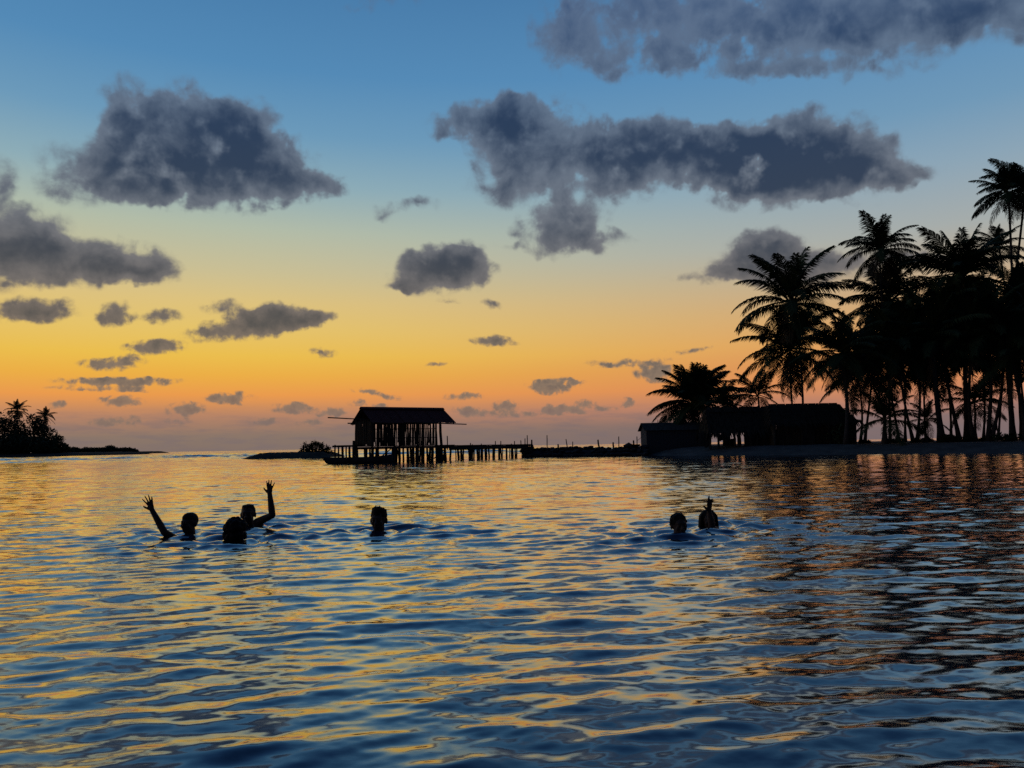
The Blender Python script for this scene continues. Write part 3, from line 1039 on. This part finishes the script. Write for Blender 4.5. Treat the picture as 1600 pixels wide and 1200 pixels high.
spur = thing('walkway', (PX(535, 43.5), 43.5, 0), 'short pole walkway on posts at the left end of the stilt hut', 'walkway')
for (x_, top, dd_, r_) in ((523.5, 695, 43.2, .05), (535, 696, 43.6, .075), (546, 696, 44, .07), (553, 688.5, 43.4, .09), (557.5, 696, 44.2, .05), (529, 697, 45, .05), (541, 697, 45.2, .05)):
    zt = P(x_, top, dd_).z
    pole('post', (PX(x_ + SL.uniform(-.4, .4), dd_), dd_, -.5), (PX(x_, dd_), dd_, zt), r_, spur)
pole('beam', (PX(519, 43.4), 43.4, .93), (PX(562, 43.8), 43.8, .95), .045, spur)
pole('beam', (PX(526, 45.0), 45.0, .93), (PX(566, 45.2), 45.2, .95), .045, spur)
for i in range(7):
    x_ = 530 + i * 5
    board('plank', (PX(x_, 44.3), 44.3, .99), (.15, 1.75, .03), spur, ROTH)

# dugout canoe moored by the hut
canoe = thing('dugout_canoe', (PX(566, 42.0), 42.0, 0), 'dark wooden dugout canoe with pointed bow moored beside the stilt hut', 'canoe')


def canoe_mesh():
    V, Fc = [], []
    n, m = 20, 9
    Lc = 3.3
    for layer, inset in ((0, 0), (1, .035)):
        for i in range(n + 1):
            t = i / n
            w = .36 * (max(0, math.sin(math.pi * (.04 + .92 * t))) ** .6) - inset
            w = max(w, .01)
            sheer = .34 + .3 * abs(t - .45) ** 2 * (1.3 if t > .45 else .4)
            keel = -.14 + .5 * max(0, .1 - t) * 3.2 + .25 * max(0, t - .9) * 2 + inset
            xx = (t - .5) * Lc - (.22 * max(0, 1 - t * 8))
            for j in range(m):
                a = (j / (m - 1) - .5) * 2
                rake = -.25 * (1 - abs(math.sin(math.pi * .5 * (1 - abs(a))))) * max(0, 1 - t * 6)
                V.append((xx + rake, w * math.copysign(abs(a) ** .7, a), keel + (sheer - keel) * abs(a) ** 2.2))
    def q(l, i, j):
        return l * (n + 1) * m + i * m + j
    for l in (0, 1):
        for i in range(n):
            for j in range(m - 1):
                f = (q(l, i, j), q(l, i + 1, j), q(l, i + 1, j + 1), q(l, i, j + 1))
                Fc.append(f if l == 1 else f[::-1])
    for i in range(n):
        for j in (0, m - 1):
            Fc.append((q(0, i, j), q(0, i + 1, j), q(1, i + 1, j), q(1, i, j)))
    for i in (0, n):
        for j in range(m - 1):
            Fc.append((q(0, i, j), q(0, i, j + 1), q(1, i, j + 1), q(1, i, j)))
    return mesh_np('hull', V, Fc, M_BOAT, True)


cm = Matrix.Translation(canoe.location) @ Matrix.Rotation(R(18), 4, 'Z')
link('hull', canoe_mesh(), canoe, cm)
for t in (-.7, .2, .95):
    link('thwart', MB().box((t, 0, .27), (.2, .62, .03)).mesh('thwart', M_WOOD), canoe, cm)

# ------------------------------------------------------------------ stone breakwater
bw = thing('stone_breakwater', (PX(905, 52), 52, 0), 'low dark breakwater of piled stones between the jetty and the beach', 'breakwater')
STONES = []
for s in range(6):
    b_ = bmesh.new()
    bmesh.ops.create_icosphere(b_, subdivisions=1, radius=.5)
    rr = random.Random(s)
    for v in b_.verts:
        v.co *= rr.uniform(.75, 1.15)
        v.co.z *= .75
    me = bpy.data.meshes.new('stone')
    b_.to_mesh(me)
    b_.free()
    me.materials.append(M_STONE)
    STONES.append(me)
# rubble core so no daylight shows through the pile
xs = np.linspace(PX(817, 53), PX(1012, 51), 60)
cg, ch = np.meshgrid(xs, np.linspace(-1, 1, 9))
cd_ = np.interp(cg, [xs[0], xs[-1]], [53.6, 51.8]) + ch * 1.0
cz = .5 * (1 - np.abs(ch) ** 3) + .05 * fnoise(cg * 3, ch * 3, 2) - .05
tp = np.clip((cg - xs[0]) / .4, .0, 1)
link('rubble_core', grid_mesh('rubble_core', cg, cd_, cz * tp - .1 * (1 - tp), M_STONE), bw)
for i in range(250):
    t = random.random()
    X_ = xs[0] + t * (xs[-1] - xs[0])
    row = random.choice((-1, -1, 0, 0, 1))
    d_ = float(np.interp(X_, [xs[0], xs[-1]], [53.6, 51.8])) + (-.95 if row == -1 else (.0 if row == 0 else -.6)) + random.uniform(-.2, .2)
    z_ = {-1: .08, 0: .5, 1: .32}[row] + random.uniform(-.08, .08)
    s = random.uniform(.32, .58)
    link('stone', STONES[random.randrange(6)], bw, Matrix.Translation((X_, d_, z_)) @ Matrix.Rotation(random.uniform(0, 6), 4, 'Z') @ Matrix.Rotation(random.uniform(-.4, .4), 4, 'X') @ Matrix.Diagonal((s * 1.2, s, s * .8, 1)))

STAKES = [(820.5, 685, 0, 'stake at the left end of the breakwater, left of its thin tall neighbour'), (824, 680, 0, 'thin tall stake near the left end of the breakwater'),
          (831, 687, -.5, 'thick stake right of the thin tall one, left end of breakwater'), (855, 680, 0, 'tall thin stake standing alone in the left half of the breakwater'),
          (872, 694, 0, 'short stump-like stake right of the lone tall stake on the breakwater'), (884.5, 686, 3.5, 'stake leaning left in the middle of the breakwater'),
          (895, 690, -.6, 'medium upright stake right of the leaning stake at mid breakwater'), (934.5, 687, 2.5, 'thick stake leaning left in the right half of the breakwater'),
          (958, 691, .5, 'short crooked stake right of the thick leaning one on the breakwater'), (967, 682, 0, 'tall thin stake in the right half of the breakwater'),
          (990, 688, -.8, 'thick short stake at the right end of the breakwater'), (995.5, 682, 0, 'thin stake holding the line to the grey boarded shack')]
for (x_, top, ln, lab_) in STAKES:
    d_ = 52.6
    zt = P(x_, top, d_).z
    X0 = PX(x_ + ln, d_)
    o = pole('wooden_stake', (X0, d_, .1), (PX(x_, d_), d_, zt), .06 if 'thick' in lab_ or 'stump' in lab_ else .035)
    tag(o, 'dark wooden ' + lab_ if not lab_.startswith('thin stake') else lab_, 'stake', 'stakes on the breakwater')
o = link('driftwood_log', MB().tube([(0, 0, 0), (.35, .05, .12), (.8, 0, .02), (1.1, .1, .1)], [.1, .16, .13, .05], 8).mesh('driftwood_log', M_WOOD, True), None, Matrix.Translation((PX(974, 51.8), 51.6, .62)))
tag(o, 'gnarled driftwood log lying on the right end of the breakwater', 'log', 'driftwood')

# ------------------------------------------------------------------ huts on the beach


def cane_panel(mb, p0, p1, z0, z1, step=.09, r=.04, rr=random.Random(4)):
    d = Vector(p1) - Vector(p0)
    n_ = max(2, int(d.length / step))
    for i in range(n_ + 1):
        p = Vector(p0) + d * (i / n_)
        mb.tube([(p.x, p.y, z0), (p.x + rr.uniform(-.01, .01), p.y, z1 + rr.uniform(-.03, .03))], [r * rr.uniform(1.1, 1.3), r * rr.uniform(1.1, 1.3)], 5)


def thatch_roof(Lx, hw, ze, zr, hipL, hipR, seed):
    """shaggy thatch in layered rows of blades over a closed shell; local x along the ridge."""
    rr = random.Random(seed)
    mb = MB()
    A = [(-Lx / 2, -hw, ze), (Lx / 2, -hw, ze), (Lx / 2, hw, ze), (-Lx / 2, hw, ze)]
    B = [(-Lx / 2 + hipL, 0, zr), (Lx / 2 - hipR, 0, zr)]
    mb.add(A + B, [(0, 1, 5, 4), (2, 3, 4, 5), (3, 0, 4), (1, 2, 5), (3, 2, 1, 0)])
    def blades(c0, c1, r0_, r1_, rows, per):
        for k in range(rows):
            t = k / rows
            a0, a1 = Vector(c0).lerp(Vector(r0_), 1 - (k + 1) / rows), Vector(c1).lerp(Vector(r1_), 1 - (k + 1) / rows)
            dn = ((Vector(c0) + Vector(c1)) - (Vector(r0_) + Vector(r1_))).normalized()
            nr = (a1 - a0).cross(dn).normalized()
            if nr.z < 0:
                nr = -nr
            for i in range(per):
                p = a0.lerp(a1, rr.random()) + nr * .05
                L = rr.uniform(.3, .6)
                w = (a1 - a0).normalized() * .05
                e = p + dn * L + nr * rr.uniform(-.02, .05) + Vector((rr.uniform(-.05, .05), 0, 0))
                mb.add([p - dn * .2 - w, p - dn * .2 + w, e + w * .3, e - w * .3], [(0, 1, 2, 3)])
    blades(A[0], A[1], B[0], B[1], 7, 70)
    blades(A[2], A[3], B[1], B[0], 7, 40)
    blades(A[3], A[0], B[0], B[0], 5, 24)
    blades(A[1], A[2], B[1], B[1], 5, 24)
    for i in range(90):
        p = Vector(B[0]).lerp(Vector(B[1]), rr.random())
        s = rr.choice((-1, 1))
        mb.add([p + Vector((-.06, 0, .06)), p + Vector((.06, 0, .07)), p + Vector((.05, s * .45, -.28)), p + Vector((-.05, s * .45, -.28))], [(0, 1, 2, 3)])
    return mb.mesh('roof', M_THATCH)


# thatched hut (right)
DA = 49.5
xa0, xa1 = PX(1192, DA), PX(1328, DA)
ca = Vector(((xa0 + xa1) / 2, DA, gz((xa0 + xa1) / 2, DA)))
hutA = thing('thatched_hut', ca, 'large thatched hut with cane walls and a long ridge, below the tall star-crowned palm', 'hut')
LA = xa1 - xa0
zrA = P(1250, 632, DA).z
zeA = zrA - 1.25
link('roof', thatch_roof(LA, 1.7, zeA - ca.z, zrA - ca.z, .45, .75, 5), hutA, Matrix.Translation(ca))
wallz = zeA - ca.z + .25
for nm, p0, p1 in (('front_wall', (-LA / 2 + .3, -1.35), (LA / 2 - .25, -1.35)), ('back_wall', (-LA / 2 + .3, 1.35), (LA / 2 - .25, 1.35)), ('end_wall', (-LA / 2 + .3, -1.3), (-LA / 2 + .3, 1.3)), ('end_wall', (LA / 2 - .25, -1.3), (LA / 2 - .25, 1.3))):
    mb = MB()
    cane_panel(mb, (*p0, 0), (*p1, 0), -.3, wallz)
    link(nm, mb.mesh(nm, M_CANE), hutA, Matrix.Translation(ca))
for x_ in (-LA / 2 + .3, -.8, .9, LA / 2 - .25):
    pole('post', ca + Vector((x_, -1.43, -.3)), ca + Vector((x_, -1.43, wallz)), .07, hutA)
mb = MB().box((0, 0, .78), (.8, .05, 1.6))
for k in (-1, 1):
    mb.box((0, -.035, .78 + k * .6), (.76, .02, .1))
link('door', mb.mesh('door', M_WOOD), hutA, Matrix.Translation(ca + Vector((-.4, -1.44, 0))))

# open shelter (middle)
DB = 50.0
xb0, xb1 = PX(1100, DB), PX(1202, DB)
cb = Vector(((xb0 + xb1) / 2, DB + .2, gz((xb0 + xb1) / 2, DB)))
hutB = thing('open_shelter', cb, 'open-sided thatched shelter on posts between the grey shack and the thatched hut', 'shelter')
LB = xb1 - xb0
zrB = P(1150, 637, DB).z - cb.z
zeB = P(1150, 676, DB).z - cb.z
link('roof', thatch_roof(LB, 1.5, zeB, zrB, .25, .1, 6), hutB, Matrix.Translation(cb))
for x_ in (1104, 1116, 1141, 1147, 1165, 1176):
    X_ = PX(x_, DB)
    for b in (-1.2, 1.2):
        pole('post', (X_ + (.1 if b > 0 else 0), cb.y + b, cb.z - .3), (X_, cb.y + b, cb.z + zeB + .3), .075, hutB)
for (x0_, x1_, y0_, y1_, b) in ((1122, 1141, 676, 690, -1.15), (1134, 1150, 684, 698, 1.0), (1163, 1204, 674, 699, -1.1), (1150, 1158, 676, 680, -1.15), (1092, 1109, 674, 699, -1.1)):
    a_, c_ = P(x0_, y1_, cb.y + b), P(x1_, y0_, cb.y + b)
    mb = MB()
    n_ = max(2, int((c_.x - a_.x) / .16))
    for i in range(n_):
        w_ = (c_.x - a_.x) / n_
        j0, j1 = SL.uniform(-.03, .08), SL.uniform(-.1, .03)
        mb.box((a_.x + (i + .5) * w_ - cb.x, b, (a_.z + c_.z) / 2 - cb.z + (j0 + j1) / 2), (w_ * .97, .03, c_.z - a_.z - j0 + j1))
    link('hanging_board' if y1_ < 695 else 'board_wall', mb.mesh('boards', M_WOOD), hutB, Matrix.Translation(cb))

# grey boarded shack (left)
DC = 53.0
cc = Vector((PX(1052, DC), DC, gz(PX(1052, DC), DC)))
hutC = thing('grey_shack', cc, 'small grey boarded shack with low gable roof at the left end of the beach', 'shack')
xl, xr = PX(1010, DC - 1.2) - cc.x, PX(1100, DC) - cc.x
zcE, zcR = P(1008, 673, DC - 1.2).z - cc.z, P(1032, 662, DC).z - cc.z
wy = 1.3
nb_ = 22
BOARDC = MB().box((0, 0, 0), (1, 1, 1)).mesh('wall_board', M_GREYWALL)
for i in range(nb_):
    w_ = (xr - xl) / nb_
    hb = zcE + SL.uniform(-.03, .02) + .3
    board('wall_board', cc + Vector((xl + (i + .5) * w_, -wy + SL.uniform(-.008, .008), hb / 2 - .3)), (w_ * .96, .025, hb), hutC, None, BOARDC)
for i in range(14):
    y_ = -wy + .1 + (i + .5) * (2 * wy - .2) / 14
    hb = zcE + (zcR - zcE) * (1 - abs(y_) / wy) + .3
    board('wall_board', cc + Vector((xl + .05, y_, hb / 2 - .32)), (.025, .17, hb), hutC, None, BOARDC)
    board('wall_board', cc + Vector((xr - .05, y_, hb / 2 - .32)), (.025, .17, hb), hutC, None, BOARDC)
board('wall_board', cc + Vector(((xl + xr) / 2, wy, zcE / 2 - .1)), (xr - xl - .1, .025, zcE + .2), hutC, None, BOARDC)
rl = math.hypot(wy + .15, (zcR - zcE) * 1.12)
for side in (-1, 1):
    for i in range(5):
        w_ = (xr - xl + .24) / 5
        a_ = math.atan2(zcR - zcE, wy)
        c0 = cc + Vector((xl - .12 + (i + .5) * w_, side * (wy + .12) / 2, (zcR + zcE) / 2 + .0))
        board('roof_sheet', c0 + Vector((0, 0, .03 + .004 * (i % 2))), (w_ + .04, rl, .02), hutC, Matrix.Rotation(-side * a_, 3, 'X'))
for x_, y_, h_ in ((1028, -.2, .28), (1041, .3, .5)):
    X_ = PX(x_, DC)
    pole('roof_stick', (X_, DC + y_, cc.z + zcR - .1), (X_, DC + y_, cc.z + zcR + h_), .02, hutC)
# line from the thin stake to the shack's eave
la, lb = Vector((PX(996, 52.6), 52.55, P(996, 688, 52.6).z)), cc + Vector((xl + .02, -wy + .25, zcE + .1))
pts = [la.lerp(lb, t / 8) - Vector((0, 0, .12 * math.sin(math.pi * t / 8))) for t in range(9)]
o = link('rope', MB().tube(pts, [.012] * 9, 5).mesh('rope', M_ROPE))
tag(o, 'thin line strung from the grey shack eave to a stake', 'rope')

# things on the beach
for x_, lab_ in ((1442, 'left of two short posts standing side by side under the grove'), (1448, 'right of two short posts standing side by side under the grove')):
    X_ = PX(x_, 46.5)
    o = pole('short_post', (X_, 46.5, gz(X_, 46.5) - .2), (X_ + .02, 46.5, P(x_, 684, 46.5).z), .09)
    tag(o, lab_, 'post', 'short posts under the grove')
for x_, L_, d_, lab_ in ((1092, .75, 46.6, 'left driftwood log at the waterline left of the open shelter'), (1134, 1.0, 45.6, 'longer driftwood log at the waterline in front of the open shelter')):
    X_ = PX(x_, d_)
    o = link('driftwood_log', MB().tube([(-L_ / 2, 0, 0), (0, .06, .05), (L_ / 2, -.05, 0)], [.1, .13, .06], 8).mesh('driftwood_log', M_WOOD, True), None, Matrix.Translation((X_, d_, gz(X_, d_) + .08)))
    tag(o, lab_, 'log', 'driftwood')
X_ = PX(1559, 45.5)
o = pole('pole', (X_, 45.5, gz(X_, 45.5) - .1), (X_, 45.5, P(1559, 655, 45.5).z), .025)
tag(o, 'thin upright pole just right of the V-shaped palm pair', 'pole')


# ------------------------------------------------------------------ swimmers
def ball(mb, c, r, rot=None, nu=14, nv=10):
    V, Fc = [], []
    c = Vector(c)
    r = Vector(r) if not isinstance(r, (int, float)) else Vector((r, r, r))
    for i in range(nv + 1):
        a = math.pi * i / nv
        for j in range(nu):
            b = 2 * math.pi * j / nu
            v = Vector((r.x * math.sin(a) * math.cos(b), r.y * math.sin(a) * math.sin(b), r.z * math.cos(a)))
            if rot is not None:
                v = rot @ v
            V.append(c + v)
    for i in range(nv):
        for j in range(nu):
            j2 = (j + 1) % nu
            Fc.append((i * nu + j, (i + 1) * nu + j, (i + 1) * nu + j2, i * nu + j2))
    mb.add(V, Fc)


def limb(mb, pts, rad):
    """tapered limb with rounded joints, solid for remeshing."""
    pts = [Vector(p) for p in pts]
    for a, b, ra, rb in zip(pts[:-1], pts[1:], rad[:-1], rad[1:]):
        mb.tube([a, a.lerp(b, .5), b], [ra, (ra + rb) / 2, rb], 12)
    for p, r in zip(pts, rad):
        ball(mb, p, r, None, 12, 8)


def remesh(name, mb, voxel, m, smooth_it=4, ratio=.5):
    me = mb.mesh('tmp', m)
    o = bpy.data.objects.new('tmp', me)
    COL.objects.link(o)
    mod = o.modifiers.new('r', 'REMESH')
    mod.mode = 'VOXEL'
    mod.voxel_size = voxel
    mod.use_smooth_shade = True
    s = o.modifiers.new('s', 'SMOOTH')
    s.factor = .5
    s.iterations = smooth_it
    d = o.modifiers.new('d', 'DECIMATE')
    d.ratio = ratio
    dg = bpy.context.evaluated_depsgraph_get()
    res = bpy.data.meshes.new_from_object(o.evaluated_get(dg))
    res.name = name
    bpy.data.objects.remove(o)
    bpy.data.meshes.remove(me)
    if not res.materials:
        res.materials.append(m)
    res.polygons.foreach_set('use_smooth', [True] * len(res.polygons))
    return res


def hand(mb, wrist, up, side, spread, curl, thumb_dir=1, lens=(.075, .085, .08, .062), only=None, q=.84):
    """palm with four fingers and a thumb; up = finger direction, side = towards the thumb."""
    up, side = Vector(up).normalized(), Vector(side).normalized()
    nrm_ = up.cross(side).normalized()
    side = nrm_.cross(up).normalized()
    wrist = Vector(wrist)
    pc = wrist + up * .045 * q
    rot = Matrix((side, nrm_, up)).transposed()
    ball(mb, pc, Vector((.036, .015, .048)) * q, rot)
    for i in range(4):
        off = (1.5 - i) / 1.5
        b0 = wrist + up * (.082 - .006 * off * off) * q + side * off * .029 * q
        d_ = (up + side * spread[i]).normalized()
        c_ = curl[i]
        L = lens[i] * (.5 + .5 * q)
        k1 = b0 + d_ * L * .5
        d2 = (d_ + nrm_ * c_).normalized()
        k2 = k1 + d2 * L * .3
        d3 = (d2 + nrm_ * c_ * .8).normalized()
        k3 = k2 + d3 * L * .25
        limb(mb, [wrist + (up * .05 + side * off * .02) * q, b0, k1, k2, k3], [.008, .0085, .0078, .007, .006])
    t0 = wrist + (up * .022 + side * .026) * q
    td = (up * .75 + side * thumb_dir).normalized()
    limb(mb, [wrist + up * .015 + side * .012, t0, t0 + td * .04 * q, t0 + td * .04 * q + (td + up * .25).normalized() * .03 * q], [.013, .013, .0105, .0085])


def swimmer(key, label, head_px, head_w, hair, arm=None, yaw=0.0, tilt=0.0, shoulder_z=None, seed=0):
    """arm: dict(side, shoulder, elbow, wrist, hand_up, hand_side, ...) points given as photo positions with a depth offset."""
    rr = random.Random(seed)
    X0, D = SWXY[key]
    s = head_w / .15                                   # size of the person
    hc = P(head_px[0], head_px[1], D)
    org = Vector((X0, D, 0))
    root = None
    mb = MB()
    rot = Matrix.Rotation(yaw, 3, 'Z') @ Matrix.Rotation(tilt, 3, 'Y')

    def hd(v):
        return hc + rot @ (Vector(v) * s)
    # head: skull, jaw, brow, nose, lips, ears (face towards -Y)
    ball(mb, hd((0, .012, .018)), Vector((.073, .092, .088)) * s, rot)
    ball(mb, hd((0, -.022, -.04)), Vector((.056, .066, .066)) * s, rot)
    ball(mb, hd((0, -.05, -.085)), Vector((.03, .03, .022)) * s, rot)
    ball(mb, hd((0, -.072, .022)), Vector((.05, .016, .012)) * s, rot)
    limb(mb, [hd((0, -.08, .008)), hd((0, -.102, -.03))], [.009 * s, .014 * s])
    for k in (-1, 1):
        ball(mb, hd((k * .03, -.076, .002)), .0125 * s)
        ball(mb, hd((k * .012, -.096, -.034)), .009 * s)
        ball(mb, hd((k * .076, .012, -.012)), Vector((.011, .02, .032)) * s, rot)
        ball(mb, hd((k * .036, -.06, -.03)), .022 * s)
    ball(mb, hd((0, -.082, -.057)), Vector((.024, .01, .006)) * s, rot)
    ball(mb, hd((0, -.08, -.068)), Vector((.02, .01, .006)) * s, rot)
    # neck, torso, legs
    shz = (hc.z - .215 * s) if shoulder_z is None else shoulder_z
    nk = Vector((hc.x, hc.y + .03, shz + .03))
    limb(mb, [hc + Vector((0, .02, -.05)), nk], [.052 * s, .058 * s])
    sh = {k: Vector((hc.x + k * .165 * s, hc.y + .04, shz - .02)) for k in (-1, 1)}
    limb(mb, [sh[-1], nk + Vector((0, 0, -.02)), sh[1]], [.055 * s, .06 * s, .055 * s])
    chest = Vector((hc.x, hc.y + .05, shz - .16 * s))
    ball(mb, chest, Vector((.165, .105, .2)) * s)
    ball(mb, chest + Vector((0, .02, -.2 * s)), Vector((.135, .095, .18)) * s)
    hip = chest + Vector((0, .05, -.38 * s))
    ball(mb, hip, Vector((.155, .11, .12)) * s)
    for k in (-1, 1):
        h0 = hip + Vector((k * .085 * s, 0, -.05))
        kn = h0 + Vector((k * .08, -.16 - .1 * (k > 0), -.36 * s))
        an = kn + Vector((-.02 * k, .22, -.3 * s))
        limb(mb, [h0, kn, an], [.082 * s, .055 * s, .036 * s])
        limb(mb, [an, an + Vector((0, .06, -.14))], [.034 * s, .02 * s])
    arms = dict(arm or {})
    for k in (-1, 1):
        if k in arms:
            A = arms[k]
            S_, E_, W_ = (P(*A['shoulder'][:2], D + A['shoulder'][2]), P(*A['elbow'][:2], D + A['elbow'][2]), P(*A['wrist'][:2], D + A['wrist'][2]))
            limb(mb, [sh[k], S_, S_.lerp(E_, .5), E_], [.055 * s, .046 * s, .042 * s, .036 * s])
            limb(mb, [E_, E_.lerp(W_, .3), W_, W_ + Vector(A['up']).normalized() * .02], [.036 * s, .037 * s, .026 * s, .025 * s])
            hand(mb, W_, A['up'], A['side'], A['spread'], A['curl'], A.get('thumb', .8), A.get('lens', (.075, .085, .08, .062)))
        else:
            E_ = sh[k] + Vector((k * .16 * s, -.12, -.2 * s))
            W_ = E_ + Vector((k * .02, -.2 * s, -.06))
            limb(mb, [sh[k], E_], [.052 * s, .04 * s])
            limb(mb, [E_, W_], [.04 * s, .027 * s])
            hand(mb, W_, (k * .3, -1, 0), (-k, -.2, .2), (.1, .03, -.03, -.12), (.2, .2, .2, .2))
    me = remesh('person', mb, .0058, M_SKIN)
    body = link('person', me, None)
    # origin at the waterline
    body.data.transform(Matrix.Translation(-org))
    body.location = org
    tag(body, label, 'person', 'swimmers in the bay')
    # hair
    hm = MB()
    if hair == 'short':
        ball(hm, hd((0, .026, .026)), Vector((.0755, .085, .0855)) * s, rot, 18, 12)
        ball(hm, hd((0, .0, .05)), Vector((.068, .078, .061)) * s, rot, 18, 12)
    elif hair == 'flat':
        ball(hm, hd((0, .022, .028)), Vector((.076, .09, .08)) * s, rot, 18, 12)
        for i in range(90):
            a, q_ = rr.uniform(0, 6.28), math.sqrt(rr.random())
            b_ = hd((math.cos(a) * q_ * .062, .01 + math.sin(a) * q_ * .075, .075 * math.sqrt(max(0, 1 - q_ * q_ * .8))))
            t_ = hd((math.cos(a) * q_ * .058, .01 + math.sin(a) * q_ * .07, 0.101 + rr.uniform(-.006, .006) - .012 * q_))
            limb(hm, [b_, t_], [.012, .006])
    elif hair == 'curly':
        ball(hm, hd((0, .022, .03)), Vector((.085, .092, .083)) * s, rot, 18, 12)
        for i in range(230):
            v = Vector((rr.gauss(0, 1), rr.gauss(.35, .9), rr.gauss(.25, .8))).normalized()
            if v.y < -.35 and v.z < .35:
                continue
            p = hd((v.x * .098, .016 + v.y * .098, .012 + v.z * .1 - .035 * (v.z < 0)))
            ball(hm, p, rr.uniform(.012, .026), None, 8, 6)
    elif hair == 'spiky':
        ball(hm, hd((0, .026, .03)), Vector((.0745, .084, .082)) * s, rot, 18, 12)
        for i in range(130):
            a, q_ = rr.uniform(0, 6.28), math.sqrt(rr.random())
            b_ = hd((math.cos(a) * q_ * .07, .015 + math.sin(a) * q_ * .08, .08 * math.sqrt(max(0, 1 - q_ * q_ * .85))))
            t_ = hd((math.cos(a) * q_ * .066 + .004, .015 + math.sin(a) * q_ * .08, .113 + .012 * math.sin(i) - .03 * max(0, math.cos(a)) * q_ + rr.uniform(-.004, .01)))
            limb(hm, [b_, t_], [.013, .004])
    elif hair == 'fuzzy':
        ball(hm, hd((0, .02, .03)), Vector((.08, .092, .085)) * s, rot, 18, 12)
        for i in range(160):
            v = Vector((rr.gauss(0, 1), rr.gauss(.3, .9), rr.gauss(.6, .7))).normalized()
            if v.y < -.4 and v.z < .4:
                continue
            ball(hm, hd((v.x * .08, .02 + v.y * .092, .03 + v.z * .085)), rr.uniform(.006, .012), None, 8, 6)
    else:  # shoulder-length, parted, wet
        ball(hm, hd((0, .022, .03)), Vector((.08, .092, .083)) * s, rot, 18, 12)
        for i in range(46):
            a = math.pi * (-.12 + 1.24 * i / 45)
            x_, y_ = math.cos(a), math.sin(a)
            limb(hm, [hd((x_ * .045, .02 + y_ * .06, .092)), hd((x_ * .083, .02 + y_ * .092, .04)), hd((x_ * .092, .025 + y_ * .095, -.03)), hd((x_ * .104 + rr.uniform(-.006, .006), .03 + y_ * .1, -.115 + rr.uniform(-.02, .02)))],
                 [.012, .015, .014, .008])
    hme = remesh('hair', hm, .0055, M_HAIR, 2, .5)
    hme.transform(Matrix.Translation(-org))
    h_ = bpy.data.objects.new('hair', hme)
    COL.objects.link(h_)
    h_.parent = body
    return body


swimmer('a', 'short-haired swimmer waving a raised straight arm with spread fingers, leftmost in the water', (295.5, 817), .134, 'short',
        {-1: dict(shoulder=(272, 842, -.02), elbow=(257, 832, -.16), wrist=(237.5, 797, -.12), up=(-.33, 0, 1), side=(-1, 0, -.1),
                  spread=(.5, .2, -.03, -.2), curl=(.02, .05, .05, .08), thumb=.95)}, yaw=-.3, seed=1)
swimmer('b', 'swimmer with flat-topped hair waving one arm high with bent elbow', (387.5, 803), .145, 'flat',
        {1: dict(shoulder=(402, 816, -.02), elbow=(425.5, 805, -.1), wrist=(421.5, 772, -.08), up=(.0, 0, 1), side=(-1, 0, 0),
                 spread=(.14, .03, -.12, -.46), curl=(.02, .02, .02, .02), thumb=.8)}, yaw=.1, seed=2)
swimmer('c', 'bushy curly-haired swimmer in front of the flat-topped waving one', (370, 829), .142, 'curly', yaw=math.pi - .35, seed=3)
swimmer('d', 'swimmer alone in the middle with upright spiky hair', (591.5, 812), .15, 'spiky', yaw=-.1, seed=4)
swimmer('e', 'swimmer with round cropped fuzzy hair, left of the right-hand pair', (1061, 820.5), .128, 'fuzzy', yaw=.15, seed=5)
swimmer('f', 'long-haired swimmer holding a hand up before the face, rightmost in the water', (1107.5, 812.5), .13, 'long',
        {1: dict(shoulder=(1117, 828, -.06), elbow=(1113, 825, -.24), wrist=(1108, 800, -.24), up=(.1, 0, 1), side=(-.88, -.47, 0),
                 spread=(-.06, .05, .1, .1), curl=(.03, .03, 1.7, 1.8), thumb=1.15)}, yaw=0, seed=6)
